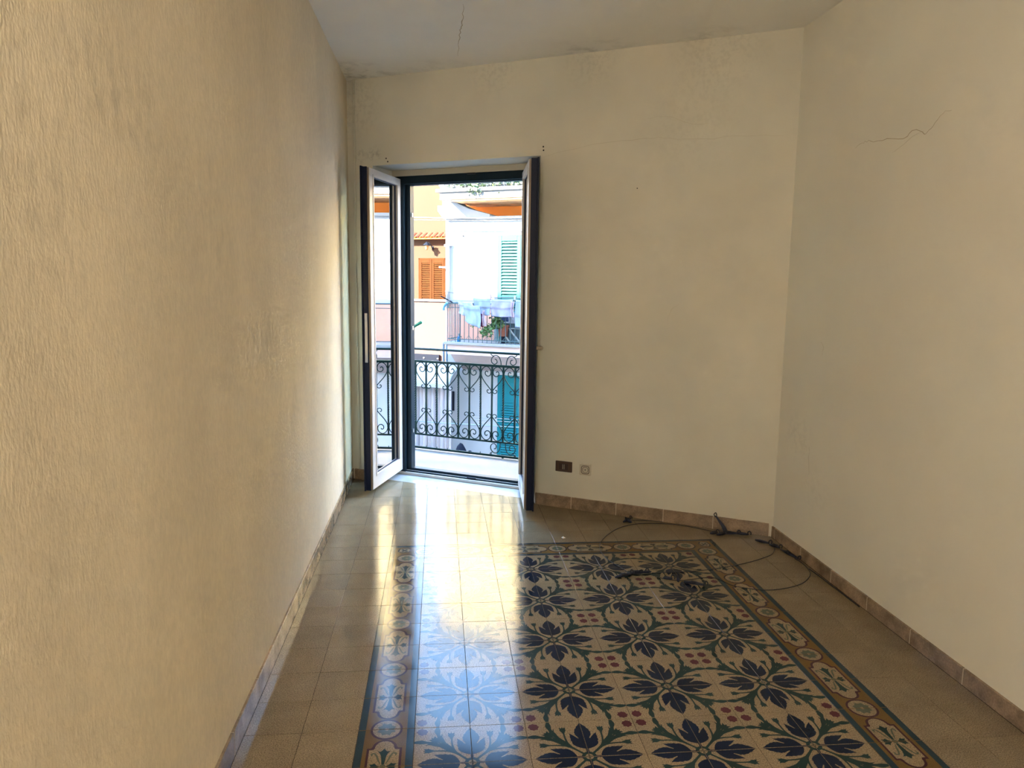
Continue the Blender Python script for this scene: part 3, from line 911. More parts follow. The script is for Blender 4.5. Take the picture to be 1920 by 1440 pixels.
def twisted(h0, h1, w_, t0, t1, turns):
    mb = MB()
    vs, fs = [], []
    zs = [h0, t0] + [t0 + (t1 - t0) * k / 44 for k in range(1, 45)] + [h1]
    for z in zs:
        a0 = turns * 2 * math.pi * min(max((z - t0) / (t1 - t0), 0), 1) + math.pi / 4
        for k in range(4):
            a = a0 + k * math.pi / 2
            vs.append((w_ * math.cos(a), w_ * math.sin(a), z))
    for i in range(len(zs) - 1):
        for k in range(4):
            fs.append((i * 4 + k, i * 4 + (k + 1) % 4, (i + 1) * 4 + (k + 1) % 4, (i + 1) * 4 + k))
    return mb.add(vs, fs)
bar_a = twisted(Z2, ZTp, 0.0102, Z2 + 0.12, ZTp - 0.13, 5).lathe([(0.011, ZTp - 0.105), (0.013, ZTp - 0.085), (0.011, ZTp - 0.065)], 0, 0, 8).lathe([(0.011, Z2 + 0.065), (0.013, Z2 + 0.085), (0.011, Z2 + 0.105)], 0, 0, 8)
bar_b = twisted(Z2, ZTp, 0.0102, Z2 + 0.27, ZTp - 0.28, 3.4).lathe([(0.010, ZTp - 0.25), (0.0125, ZTp - 0.235), (0.010, ZTp - 0.22)], 0, 0, 8).lathe([(0.010, Z2 + 0.22), (0.0125, Z2 + 0.235), (0.010, Z2 + 0.25)], 0, 0, 8).lathe([(0.010, ZTp - 0.085), (0.012, ZTp - 0.07), (0.010, ZTp - 0.055)], 0, 0, 8).lathe([(0.010, Z2 + 0.055), (0.012, Z2 + 0.07), (0.010, Z2 + 0.085)], 0, 0, 8)
BA, BB = bar_a.mesh('baluster', M['iron']), bar_b.mesh('baluster', M['iron'])
half = [(0.003, -0.235), (0.035, -0.198), (0.075, -0.152), (0.102, -0.108), (0.108, -0.070), (0.094, -0.032), (0.060, -0.010), (0.026, -0.024), (0.011, -0.056), (0.019, -0.088), (0.044, -0.099), (0.066, -0.084), (0.067, -0.062), (0.052, -0.052), (0.042, -0.063)]
curl = [(0.002, -0.225), (0.010, -0.247), (0.028, -0.257), (0.046, -0.248), (0.049, -0.232), (0.040, -0.224), (0.033, -0.231)]
def scroll_mesh(sign):
    mb = MB()
    for sg in (-1, 1):
        mb.tube([(sg * p.x, 0, sign * p.y) for p in crm(half, 4)], 0.0048, 6)
        mb.tube([(sg * p.x, 0, sign * p.y) for p in crm(curl, 3)], 0.0042, 6)
    return mb.mesh('heart_scroll', M['iron'], smooth=True)
HT_, HB_ = scroll_mesh(1), scroll_mesh(-1)
tip = MB().lathe([(0.004, ZB), (0.005, ZB + 0.012), (0.001, ZB + 0.026)], 0, 0, 6).mesh('spear_tip', M['iron'])
for q in range(NB):
    k = K0 + q
    link('baluster', BB if k % 2 else BA, rail, (sb(k), RD_, 0))
    if k % 8:
        link('spear_tip', tip, rail, (sb(k), RD_, 0))
    if k % 2 and q not in (0, NB - 1):
        link('heart_scroll', HT_, rail, (sb(k), RD_, ZTp))
        link('heart_scroll', HB_, rail, (sb(k), RD_, Z2))
def cscroll(sign, h):
    mb = MB()
    pts = [(0.024, 0.0), (0.030, 0.40 * h), (0.050, 0.72 * h), (0.085, 0.80 * h), (0.118, 0.58 * h), (0.120, 0.28 * h), (0.092, 0.12 * h), (0.066, 0.26 * h), (0.072, 0.48 * h), (0.088, 0.50 * h)]
    cu = [(0.100, 0.74 * h), (0.125, 0.84 * h), (0.122, 0.96 * h), (0.106, 1.0 * h)]
    for sg in (-1, 1):
        mb.tube([(sg * p.x, 0, sign * p.y) for p in crm(pts, 4)], 0.0046, 6)
        mb.tube([(sg * p.x, 0, sign * p.y) for p in crm(cu, 3)], 0.0042, 6)
    return mb.mesh('scroll_pair', M['iron'], smooth=True)
CT, CB = cscroll(1, ZH - ZTp), cscroll(-1, Z2 - ZB)
foot = MB().cbox(-0.009, 0.009, -0.009, 0.009, -0.032, ZB, 0.002).mesh('foot', M['iron'])
for k in (8, 20):
    link('scroll_pair', CT, rail, (sb(k), RD_, ZTp))
    link('scroll_pair', CB, rail, (sb(k), RD_, Z2))
    link('foot', foot, rail, (sb(k), RD_, 0))
for s_ in (SLO, SHI):
    obj('side_handrail', MB().tube([(s_, 0.40, ZH), (s_, RD_, ZH)], 0.011, 8), M['iron'], rail)
    for z_ in (ZTp, Z2):
        obj('side_rail', MB().cbox(s_ - 0.008, s_ + 0.008, 0.40, RD_, z_ - 0.009, z_ + 0.009, 0.002), M['iron'], rail)
    for q in range(1, 7):
        link('baluster', BA, rail, (s_, RD_ - 0.115 * q, 0))

# green stay of the folded-back outside shutter, left of the frame
stay = thing('shutter_stay', (0.20, 0.47, 1.20), 'short green metal bar sticking out past the left door jamb', 'bar')
obj('bar', MB().tube([(0.18, 0.47, 1.165), (0.340, 0.50, 1.257)], 0.013, 6), M['green_metal'], stay)
obj('wall_bracket', MB().cbox(0.165, 0.20, 0.398, 0.48, 1.13, 1.19, 0.003), M['green_metal'], stay)

# ------------------------------------------------------------------ the street and the houses opposite
M['white_wall'] = mat('white render', (0.262, 0.266, 0.277), 0.85, 0.2, var=0.05, vscale=1.2, bump=0.08, bscale=20)
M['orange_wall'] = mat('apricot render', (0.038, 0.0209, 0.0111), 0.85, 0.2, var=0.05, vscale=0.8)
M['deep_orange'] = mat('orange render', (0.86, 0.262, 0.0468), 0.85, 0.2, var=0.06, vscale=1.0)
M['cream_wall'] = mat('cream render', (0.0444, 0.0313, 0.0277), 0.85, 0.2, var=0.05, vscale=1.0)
M['upper_cream'] = mat('pale yellow render', (0.797, 0.644, 0.352), 0.85, 0.2, var=0.04, vscale=0.7)
M['coping'] = mat('white coping stone', (0.149, 0.145, 0.142), 0.6, 0.3)
M['soffit'] = mat('flaking beige soffit', (0.622, 0.368, 0.193), 0.9, 0.1, var=0.25, vscale=5)
M['terracotta'] = mat('terracotta tile', (0.083, 0.0203, 0.00857), 0.8, 0.2, var=0.3, vscale=14, rand=0.25)
M['wood_shut'] = mat('orange-brown shutter wood', (0.034, 0.0105, 0.0018), 0.7, 0.05, var=0.12, vscale=6)
M['wood_gap_shade'] = mat('shutter shadow gap', (0.008, 0.0025, 0.001), 0.8, 0.2)
M['teal'] = mat('teal shutter paint', (0.0196, 0.0825, 0.0746), 0.6, 0.12, var=0.05)
M['teal_gap'] = mat('teal gap shade', (0.00588, 0.0431, 0.0431), 0.6, 0.12)  # shade behind the upper slats, put into the backing colour
M['teal_deep'] = mat('deep teal door paint', (0.00396, 0.0858, 0.102), 0.6, 0.12, var=0.06)
M['teal_deep_gap'] = mat('deep teal shade', (0.00198, 0.033, 0.0462), 0.6, 0.12)
M['pale_frame'] = mat('pale stone surround', (0.121, 0.123, 0.117), 0.7, 0.3)
M['pipe_grey'] = mat('zinc pipe', (0.0634, 0.0832, 0.095), 0.6, 0.12, metal=0.3)
M['pipe_white'] = mat('white pipe', (0.218, 0.218, 0.218), 0.5, 0.4)
M['pink_wall'] = mat('pinkish render', (0.327, 0.247, 0.228), 0.85, 0.2, var=0.05)
M['coral'] = mat('coral render', (0.389, 0.191, 0.132), 0.85, 0.2, var=0.06)
M['street'] = mat('grey street paving', (0.119, 0.115, 0.115), 0.8, 0.3, var=0.1, vscale=2)
M['grey_rail'] = mat('grey-green painted iron', (0.0396, 0.0627, 0.066), 0.6, 0.12)
M['curtain'] = mat('lilac-white corrugated sheet', (0.216, 0.195, 0.202), 0.6, 0.3, var=0.16, vscale=9, stretch=(1, 1, 0.08))
M['awning'] = mat('weathered white awning', (0.209, 0.202, 0.202), 0.7, 0.3, var=0.15, vscale=5)
M['slate'] = mat('slate grey panel', (0.0085, 0.0105, 0.016), 0.9, 0.02)
M['cable'] = mat('grey cable', (0.0924, 0.0891, 0.0891), 0.6, 0.3)
M['line'] = mat('pale blue line', (0.132, 0.182, 0.215), 0.6, 0.3)
M['cloth_blue'] = mat('pale blue cotton', (0.154, 0.186, 0.253), 0.9, 0.1, var=0.06, vscale=10)
M['cloth_lilac'] = mat('pale lilac cotton', (0.186, 0.18, 0.253), 0.9, 0.1, var=0.06, vscale=10)
M['cloth_white'] = mat('bluish white cotton', (0.206, 0.22, 0.259), 0.9, 0.1, var=0.06, vscale=10)
M['cloth_pink'] = mat('pale pink cotton', (0.226, 0.167, 0.199), 0.9, 0.1, var=0.06, vscale=10)
M['cloth_plum'] = mat('plum cloth', (0.066, 0.009, 0.03), 0.9, 0.1)
M['cloth_dark'] = mat('dark navy cloth', (0.012, 0.018, 0.036), 0.9, 0.1)
M['foliage'] = mat('leaf green', (0.0462, 0.0924, 0.0248), 0.6, 0.3, var=0.5, vscale=12)
M['foliage_pale'] = mat('pale ivy green', (0.0792, 0.112, 0.0528), 0.6, 0.3, var=0.4, vscale=9)  # paler green for the upper balcony plants
M['clay'] = mat('clay pot', (0.125, 0.0396, 0.0231), 0.8, 0.2)
M['blue_pl'] = mat('bright blue plastic', (0.0099, 0.0924, 0.218), 0.6, 0.12)
M['hose'] = mat('light blue hose', (0.0653, 0.154, 0.22), 0.6, 0.12)
M['grey_panel'] = mat('grey-blue ribbed plastic', (0.0594, 0.0858, 0.099), 0.6, 0.12)
M['pale_bar'] = mat('pale painted bar', (0.166, 0.172, 0.169), 0.6, 0.12)
M['bundle'] = mat('black cover', (0.004, 0.005, 0.010), 0.8, 0.1)
M['lamp_glass'] = mat('amber lantern glass', (0.198, 0.119, 0.0462), 0.2, 0.5)
M['roof_flat'] = mat('terrace roof', (0.149, 0.139, 0.125), 0.9, 0.2)

tag(obj('ground', MB().box(-40, 40, 0.4, 45, GZ - 0.3, GZ), M['street'], fr=1), kind='structure')

def louvre(parent, name, s0, s1, d, z0, z1, mt, gap, fw, top, pitch, panels=((0, 1),), bot=None):
    # a shutter leaf: frame, backing sheet coloured as the shade in the gaps, one slat after another; front face at d
    fb_ = MB()
    bt = fw if bot is None else bot
    fb_.cbox(s0, s0 + fw, d, d + 0.045, z0, z1, 0.004)
    fb_.cbox(s1 - fw, s1, d, d + 0.045, z0, z1, 0.004)
    fb_.cbox(s0 + fw, s1 - fw, d, d + 0.045, z1 - top, z1, 0.004)
    fb_.cbox(s0 + fw, s1 - fw, d, d + 0.045, z0, z0 + bt, 0.004)
    lf = obj(name, fb_, M[mt], parent)
    obj('backing', MB().box(s0 + fw, s1 - fw, d + 0.036, d + 0.044, z0 + bt, z1 - top), M[gap], lf)
    sl_ = MB()
    hw = (s1 - s0) / 2 - fw
    ca, sa = math.cos(R(52)), math.sin(R(52))
    L2, T2 = pitch * 0.50, 0.004
    prof = [(-L2 * ca - T2 * sa, -L2 * sa + T2 * ca), (L2 * ca - T2 * sa, L2 * sa + T2 * ca), (L2 * ca + T2 * sa, L2 * sa - T2 * ca), (-L2 * ca + T2 * sa, -L2 * sa - T2 * ca)]
    sl_.prism(prof, -hw, hw, 'x')
    me = sl_.mesh('slat', M[mt])
    z = z0 + bt + pitch * 0.5
    while z < z1 - top - pitch * 0.2:
        link('slat', me, lf, ((s0 + s1) / 2, d + 0.018, z))
        z += pitch
    return lf

# --- white house
WD = 11.3
wh = thing('white_house', (-1.0, WD, GZ), 'white rendered house opposite with teal shutters and a laundry balcony', 'house')
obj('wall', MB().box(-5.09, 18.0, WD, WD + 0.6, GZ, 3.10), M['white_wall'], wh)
obj('return_wall', MB().box(-5.09, -4.6, WD + 0.55, 12.09, GZ, 3.10), M['white_wall'], wh)
obj('terrace_floor', MB().box(-5.09, 18.0, WD + 0.55, 12.09, 2.8, 2.95), M['roof_flat'], wh)
gable = [(-5.25, 3.28), (-5.09, 3.08), (-3.85, 3.08), (-3.85, 3.16), (-4.06, 3.22), (-4.40, 3.31), (-4.68, 3.43), (-4.87, 3.58), (-4.97, 3.66), (-5.09, 3.93), (-5.26, 4.12), (-5.40, 4.12), (-5.25, 3.93), (-5.12, 3.75), (-5.12, 3.40), (-5.25, 3.40)]
obj('gable_parapet', MB().prism(gable, WD - 0.12, WD + 0.35, 'y'), M['white_wall'], wh)
obj('ledge', MB().cbox(-4.2, 18.0, WD - 0.10, WD + 0.1, 3.05, 3.12, 0.01), M['white_wall'], wh)
obj('lower_band', MB().box(-5.07, 18.0, WD - 0.012, WD, 0.06, 1.02), M['coral'], wh)
sur = MB().cbox(-3.74, -3.655, WD - 0.05, WD, 0.1, 2.74, 0.004).cbox(-2.47, -2.385, WD - 0.05, WD, 0.1, 2.74, 0.004).cbox(-3.74, -2.385, WD - 0.05, WD, 2.665, 2.74, 0.004)
obj('window_surround', sur, M['pale_frame'], wh)
for a, c in ((-3.655, -3.065), (-3.06, -2.47)):
    louvre(wh, 'teal_shutter', a, c, WD - 0.046, 0.12, 2.665, 'teal', 'teal_gap', 0.095, 0.13, 0.075, bot=0.25)
for a, c in ((-3.635, -3.015), (-3.01, -2.39)):
    lf = louvre(wh, 'teal_door', a, c, WD - 0.047, GZ + 0.02, -0.70, 'teal_deep', 'teal_deep_gap', 0.10, 0.75, 0.062, bot=0.4)
    obj('panel_moulding', MB().cbox(a + 0.13, c - 0.13, WD - 0.058, WD - 0.04, -1.38, -0.86, 0.012), M['teal_deep'], lf)
obj('slot_window', MB().cbox(-4.90, -4.84, WD - 0.015, WD + 0.02, -1.70, -1.20, 0.004), M['slate'], wh)
obj('wall_spike', MB().tube([(-4.616, WD, 2.676), (-4.616, WD - 0.06, 2.68)], [0.025, 0.02], 8), M['cable'], wh)
obj('wall_bracket', MB().tube([(-4.14, WD - 0.01, 1.43), (-4.14, WD - 0.08, 1.39), (-4.06, WD - 0.09, 1.39), (-4.06, WD - 0.09, 1.43), (-4.02, WD - 0.08, 1.34), (-3.98, WD - 0.06, 1.31)], 0.014, 6), M['cable'], wh)
obj('white_pipe', MB().tube([(-4.99, WD - 0.07, 0.9), (-4.99, WD - 0.07, 2.44)], 0.045, 8).tube([(-5.10, WD - 0.05, 2.44), (-4.9, WD - 0.05, 2.44)], 0.03, 8).tube([(-5.22, WD - 0.10, 1.91), (-4.97, WD - 0.08, 1.90)], 0.022, 8), M['pipe_white'], wh, None, 1, True)
for s_ in (-4.99, -4.90):
    obj('drainpipe', MB().tube([(s_, 11.0, -3.5), (s_, 11.0, 0.06)], 0.024, 8), M['pipe_grey'], wh, None, 1, True)
# its balcony
BF = 10.5
sl_ = obj('balcony', MB().box(-4.66, 3.0, BF + 0.06, WD, -0.16, 0.09).cbox(-4.72, 3.0, BF - 0.03, WD, 0.065, 0.13, 0.008), M['coping'], wh)
obj('slab_face', MB().box(-4.64, 3.0, BF + 0.03, BF + 0.065, -0.17, 0.06), M['pink_wall'], sl_)
obj('slab_beam', MB().prism([(BF + 0.35, -0.38), (WD, -0.62), (WD, -0.16), (BF + 0.1, -0.16)], -4.6, 3.0, 'x'), M['pink_wall'], sl_)
rl = obj('balcony_rail', MB().tube([(-4.64, WD, 1.05), (-4.64, BF + 0.04, 1.05), (2.9, BF + 0.04, 1.05)], 0.018, 6).tube([(-4.64, WD, 0.20), (-4.64, BF + 0.04, 0.20), (2.9, BF + 0.04, 0.20)], 0.010, 6).tube([(-4.64, BF + 0.04, 0.95), (2.9, BF + 0.04, 0.95)], 0.009, 6), M['grey_rail'], wh)
pb = MB().tube([(0, 0, 0.13), (0, 0, 1.05)], 0.009, 5).mesh('rail_bar', M['grey_rail'])
pz = MB().tube([(-0.075, 0, 0.20), (0, 0, 0.30), (0.075, 0, 0.20)], 0.006, 5).mesh('zigzag', M['grey_rail'])
for k in range(26):
    s_ = -4.55 + 0.118 * k
    link('rail_bar', pb, rl, (s_, BF + 0.04, 0))
    if k % 2 == 0:
        link('zigzag', pz, rl, (s_, BF + 0.04, 0))
for k in range(9):
    link('rail_bar', pb, rl, (-4.64, BF + 0.04 + 0.085 * k, 0))
# --- apricot apartment block rising behind it, with an upper balcony
ab = thing('apartment_block', (0, 12.1, GZ), 'tall apricot apartment block rising behind the white house, plants on its upper balcony', 'apartment block')
obj('wall', MB().box(-5.0, 18.0, 12.1, 16.0, GZ, 3.46), M['deep_orange'], ab)
obj('upper_wall', MB().prism([(-5.0, 3.46), (18.0, 3.46), (18.0, 8.15), (-5.7, 8.15), (-5.7, 4.5), (-5.0, 4.4)], 12.1, 16.0, 'y'), M['upper_cream'], ab)
obj('cornice', MB().cbox(-5.85, 18.0, 11.9, 16.0, 8.0, 8.2, 0.02), M['coping'], ab)
us = obj('upper_balcony', MB().cbox(-4.90, 6.0, 10.62, 12.1, 3.47, 3.68, 0.01).cbox(-4.98, 6.0, 10.56, 12.1, 3.64, 3.72, 0.01), M['coping'], ab)
obj('soffit', MB().box(-4.60, 6.0, 10.66, 12.1, 3.435, 3.472), M['soffit'], us)
ur = obj('upper_rail', MB().tube([(-4.80, 12.1, 4.65), (-4.80, 10.68, 4.65), (5.9, 10.68, 4.65)], 0.02, 6).tube([(-4.8, 12.1, 3.80), (-4.80, 10.68, 3.80), (5.9, 10.68, 3.80)], 0.012, 6), M['grey_rail'], ab)
ub = MB().tube([(0, 0, 3.70), (0, 0, 4.65)], 0.011, 5).mesh('rail_bar', M['grey_rail'])
for k in range(32):
    link('rail_bar', ub, ur, (-4.80 + 0.11 * k, 10.68, 0))
for k in range(3):
    for (z0, z1) in ((4.2, 5.9),):
        lfw = louvre(ab, 'shutter', -3.4 + 2.6 * k, -2.5 + 2.6 * k, 12.06, 4.3, 6.2, 'wood_shut', 'wood_gap_shade', 0.08, 0.08, 0.09)
def foliage(cs, n, spread, size, seed):
    rnd = random.Random(seed)
    mb = MB()
    for _ in range(n):
        c = rnd.choice(cs)
        p = Vector((c[0] + rnd.gauss(0, spread[0]), c[1] + rnd.gauss(0, spread[1]), c[2] + rnd.gauss(0, spread[2])))
        a, e_ = rnd.uniform(0, 6.28), rnd.uniform(-0.9, 0.9)
        d = Vector((math.cos(a) * math.cos(e_), math.sin(a) * math.cos(e_), math.sin(e_)))
        q = d.cross(Vector((rnd.uniform(-1, 1), rnd.uniform(-1, 1), rnd.uniform(-1, 1)))).normalized()
        s_ = size * rnd.uniform(0.6, 1.3)
        mb.add([p, p + d * s_ * 0.5 + q * s_ * 0.32, p + d * s_, p + d * s_ * 0.5 - q * s_ * 0.32], [(0, 1, 2, 3)])
    return mb
iv = thing('trailing_plants', (-3.2, 10.72, 3.72), 'leafy green plants growing along the upper balcony rail', 'plants')
fo = obj('foliage', foliage([(-4.5 + 0.16 * k, 10.64, 3.82 + 0.10 * ((k * 7) % 3)) for k in range(22)], 900, (0.12, 0.03, 0.10), 0.09, 4), M['foliage_pale'], iv); tag(fo, kind='stuff')
fo = obj('hanging_shoots', foliage([(-4.0, 10.58, 3.62), (-4.05, 10.56, 3.66), (-3.85, 10.56, 3.66)], 60, (0.05, 0.02, 0.06), 0.08, 5), M['foliage_pale'], iv); tag(fo, kind='stuff')
for k in range(5):
    obj('trough', MB().prism([(10.74, 3.72), (10.98, 3.72), (11.02, 3.92), (10.70, 3.92)], -4.6 + 0.75 * k, -3.95 + 0.75 * k, 'x'), M['coping'], iv)

# --- apricot house further left, behind a cream terrace wall
oh = thing('apricot_house', (-9.5, 17.0, GZ), 'apricot house at the left behind a cream terrace wall, with a tiled ledge', 'house')
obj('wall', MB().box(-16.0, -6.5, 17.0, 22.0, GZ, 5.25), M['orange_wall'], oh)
obj('roof_ledge', MB().cbox(-16.1, -6.4, 16.85, 22.0, 5.22, 5.34, 0.02), M['coping'], oh)
eb = obj('tiled_ledge', MB().prism([(16.98, 2.95), (17.0, 3.14), (16.98, 3.14), (16.70, 2.99), (16.70, 2.95)], -12.0, -6.6, 'x'), M['deep_orange'], oh)
tl = MB()
pr = [(0.095 * math.cos(R(180 - 20 * k)), 0.055 * math.sin(R(180 - 20 * k))) for k in range(10)] + [(0.075 * math.cos(R(20 * k)), 0.040 * math.sin(R(20 * k))) for k in range(10)]
tl.prism(pr, 0.0, 0.34, 'y')
tm = tl.mesh('roof_tile', M['terracotta'])
for k in range(26):
    o = link('roof_tile', tm, eb, (-11.9 + 0.205 * k, 16.66, 2.985))
    o.rotation_euler = (math.atan2(0.15, 0.28), 0, 0)
for a, c in ((-9.05, -8.585), (-8.575, -8.11)):
    louvre(oh, 'wooden_shutter', a, c, 16.945, 0.10, 2.27, 'wood_shut', 'wood_gap_shade', 0.075, 0.12, 0.062)
obj('shutter_frame', MB().cbox(-9.10, -9.05, 16.95, 17.0, 0.1, 2.32, 0.004).cbox(-8.11, -8.06, 16.95, 17.0, 0.1, 2.32, 0.004).cbox(-9.10, -8.06, 16.95, 17.0, 2.27, 2.32, 0.004), M['wood_shut'], oh)
ln = thing('wall_lantern', (-8.60, 16.99, 2.70), 'small dark wall lantern above the brown shutters', 'lantern')
obj('bracket', MB().tube(crm([(-8.56, 17.0, 2.66), (-8.54, 16.90, 2.66), (-8.53, 16.82, 2.74), (-8.58, 16.76, 2.82), (-8.66, 16.74, 2.82)], 4), 0.016, 6), M['slate'], ln, None, 1, True)
obj('cap', MB().lathe([(0.012, 2.86), (0.05, 2.82), (0.13, 2.745), (0.12, 2.735)], -8.66, 16.74, 8), M['slate'], ln)
obj('glass', MB().lathe([(0.085, 2.735), (0.05, 2.60), (0.02, 2.585)], -8.66, 16.74, 6), M['lamp_glass'], ln)
obj('wall_plate', MB().cbox(-8.59, -8.53, 16.98, 17.0, 2.60, 2.72, 0.005), M['slate'], ln)
tw = thing('terrace_wall', (-8.0, 15.0, GZ), 'cream terrace wall with white coping in front of the apricot house', 'wall')
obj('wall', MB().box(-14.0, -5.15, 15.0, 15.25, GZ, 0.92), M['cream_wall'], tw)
obj('coping', MB().cbox(-14.0, -5.15, 14.95, 15.32, 0.92, 0.985, 0.01), M['coping'], tw)
obj('terrace_floor', MB().box(-14.0, -5.15, 15.25, 17.0, -0.1, 0.1), M['roof_flat'], tw)
pn = thing('slate_panel', (-7.9, 14.9, -1.2), 'dark slate-grey sheet with two bolts below the cream terrace wall', 'panel')
pp = obj('sheet', MB().cbox(-11.0, -7.22, 14.93, 14.99, -1.20, -0.73, 0.01), M['slate'], pn)
for s_ in (-7.76, -7.27):
    obj('bolt', MB().lathe([(0.03, 0), (0.03, 0.03), (0.01, 0.04)], 0, 0, 8), M['pale_bar'], pn, (0, 0, 0)).location = (s_ + 7.9, 14.93 - 14.9, -0.86 + 1.2)

# --- low awning and corrugated sheet at street level on the left
aw = thing('street_awning', (-5.0, 10.6, -0.9), 'rounded weathered white awning at street level below the terrace wall', 'awning')
prof = [(10.15 + 1.05 * (1 - math.cos(R(9 * k))) * 0.9, -0.86 + 0.42 * math.sin(R(9 * k))) for k in range(11)]
prof = prof + [(y + 0.03, z - 0.04) for y, z in prof[::-1]]
obj('canopy', MB().prism(prof, -7.2, -4.42, 'x'), M['awning'], aw)
obj('valance', MB().cbox(-7.2, -4.40, 10.13, 10.17, -0.95, -0.84, 0.01), M['awning'], aw)
obj('end_rib', MB().tube([(-4.40, y, z) for y, z in prof[:11]], 0.025, 6), M['pale_bar'], aw, None, 1, True)
cu = thing('corrugated_sheet', (-5.3, 10.3, GZ), 'tall lilac-white corrugated sheet hanging below the street awning', 'sheet')
cb = MB()
nw = 96
cs_ = [(-7.2 + 2.78 * k / nw, 10.30 + 0.028 * math.sin(k * math.pi / 2.0) + 0.015 * math.sin(k * 0.7)) for k in range(nw + 1)]
cb.prism(cs_ + [(a, b_ + 0.012) for a, b_ in cs_[::-1]], GZ, -0.9)
obj('sheet', cb, M['curtain'], cu)

# --- laundry and things on the balcony opposite
LD = BF + 0.0
cl = thing('clothes_line', (-3.6, LD - 0.1, 1.2), 'thin clothes line stretched along the opposite balcony', 'line')
obj('line', MB().tube([(-4.64, LD - 0.1, 1.33), (-4.2, LD - 0.1, 1.26), (-3.7, LD - 0.1, 1.215), (-1.5, LD - 0.1, 1.205)], 0.008, 5), M['cable'], cl)
obj('line', MB().tube([(-4.5, LD - 0.22, 1.12), (-1.5, LD - 0.22, 1.12)], 0.006, 5), M['cable'], cl)
obj('arm', MB().tube([(-4.70, LD - 0.2, 1.22), (-4.50, LD + 0.05, 1.06)], 0.014, 6), M['slate'], cl)
obj('peg', MB().cbox(-2.87, -2.83, LD - 0.13, LD - 0.08, 1.15, 1.27, 0.006), M['pale_bar'], cl)
obj('peg', MB().cbox(-3.47, -3.445, LD - 0.13, LD - 0.08, 1.15, 1.28, 0.006), M['cloth_pink'], cl)
def cloth(name, s0, s1, z0, z1, d, mt, label, slope=0.0, fold=0.5, seed=1, cat='laundry'):
    rnd = random.Random(seed)
    ph = [rnd.uniform(0, 6) for _ in range(4)]
    nx, nz = 14, 16
    mb = MB()
    def pt(i, j, o):
        u, v = i / nx, j / nz
        s_ = s0 + (s1 - s0) * u + 0.012 * math.sin(6 * v + ph[0])
        z = z1 - (z1 - z0) * v * (1 + slope * (u - 0.5)) - 0.012 * math.sin(math.pi * u)
        y = d + 0.018 * (0.3 + v) * math.sin(9 * u + 3 * v + ph[1]) + 0.010 * math.sin(17 * u - 4 * v + ph[2])
        # folded over the line: the front fall ends with a hem step part way down
        if v < fold:
            y -= 0.022
        return (s_, y + o, z)
    vs = [pt(i, j, 0) for j in range(nz + 1) for i in range(nx + 1)] + [pt(i, j, 0.012) for j in range(nz + 1) for i in range(nx + 1)]
    n1 = (nx + 1) * (nz + 1)
    g = lambda i, j: j * (nx + 1) + i
    fs = []
    for j in range(nz):
        for i in range(nx):
            fs.append((g(i, j), g(i, j + 1), g(i + 1, j + 1), g(i + 1, j)))
            fs.append((n1 + g(i, j), n1 + g(i + 1, j), n1 + g(i + 1, j + 1), n1 + g(i, j + 1)))
    for i in range(nx):
        fs += [(g(i, 0), g(i + 1, 0), n1 + g(i + 1, 0), n1 + g(i, 0)), (g(i + 1, nz), g(i, nz), n1 + g(i, nz), n1 + g(i + 1, nz))]
    for j in range(nz):
        fs += [(g(0, j + 1), g(0, j), n1 + g(0, j), n1 + g(0, j + 1)), (g(nx, j), g(nx, j + 1), n1 + g(nx, j + 1), n1 + g(nx, j))]
    mb.add(vs, fs)
    o = obj(name, mb, M[mt], None, ((s0 + s1) / 2, d, z0), 1, True)
    tag(o, label, cat, 'laundry on the opposite balcony')
    return o
cloth('folded_towel', -3.87, -3.45, 0.80, 1.19, LD - 0.13, 'cloth_blue', 'pale blue towel folded over the line, left of the lilac one', 0, 0.55, 2)
cloth('folded_towel', -3.42, -2.89, 0.78, 1.18, LD - 0.13, 'cloth_lilac', 'lilac patterned towel folded over the line in the middle of the laundry', 0, 0.55, 3)
cloth('hanging_sheet', -2.83, -2.3, 0.55, 1.17, LD - 0.13, 'cloth_blue', 'pale blue sheet hanging at the right end of the laundry by the door leaf', 0, 0.6, 4)
cloth('hanging_shirt', -4.02, -3.62, 0.58, 1.03, LD - 0.31, 'cloth_blue', 'pale blue shirt hanging low below the blue towel', 0.35, 0.2, 5)
cloth('hanging_cloth', -4.22, -3.86, 0.78, 1.10, LD - 0.20, 'cloth_white', 'bluish white cloth at the left end of the laundry', 0.3, 0.3, 6)
cloth('hanging_cloth', -2.885, -2.80, 0.78, 1.14, LD - 0.27, 'cloth_pink', 'narrow pink cloth pegged between the lilac towel and the blue sheet', 0, 0.4, 7)
cloth('small_cloth', -3.665, -3.59, 0.54, 0.84, LD - 0.20, 'cloth_plum', 'narrow dark plum cloth hanging above the green plant', 0, 0.2, 8)
cloth('hanging_cloth', -3.585, -3.52, 0.56, 0.92, LD - 0.255, 'cloth_pink', 'narrow pale pink cloth right beside the plum one', 0, 0.2, 9)
cloth('hanging_cloth', -3.10, -2.6, 0.62, 0.84, LD + 0.12, 'cloth_white', 'white lace-edged cloth hanging behind the lilac towel', 0, 0.2, 10)
cloth('dark_cloth', -3.52, -3.12, 0.60, 0.88, LD + 0.45, 'cloth_dark', 'dark navy cloth hanging behind the green plant', 0, 0.2, 12)
pt_ = thing('potted_plant', (-3.5, BF + 0.25, 0.13), 'bushy green potted plant hanging over the opposite balcony', 'plant')
obj('pot', MB().lathe([(0.10, 0.30), (0.13, 0.52), (0.145, 0.52), (0.145, 0.56)], -3.28, BF + 0.25, 12), M['clay'], pt_)
obj('stand', MB().tube([(-3.28, BF + 0.25, 0.13), (-3.28, BF + 0.25, 0.30)], 0.05, 8), M['slate'], pt_)
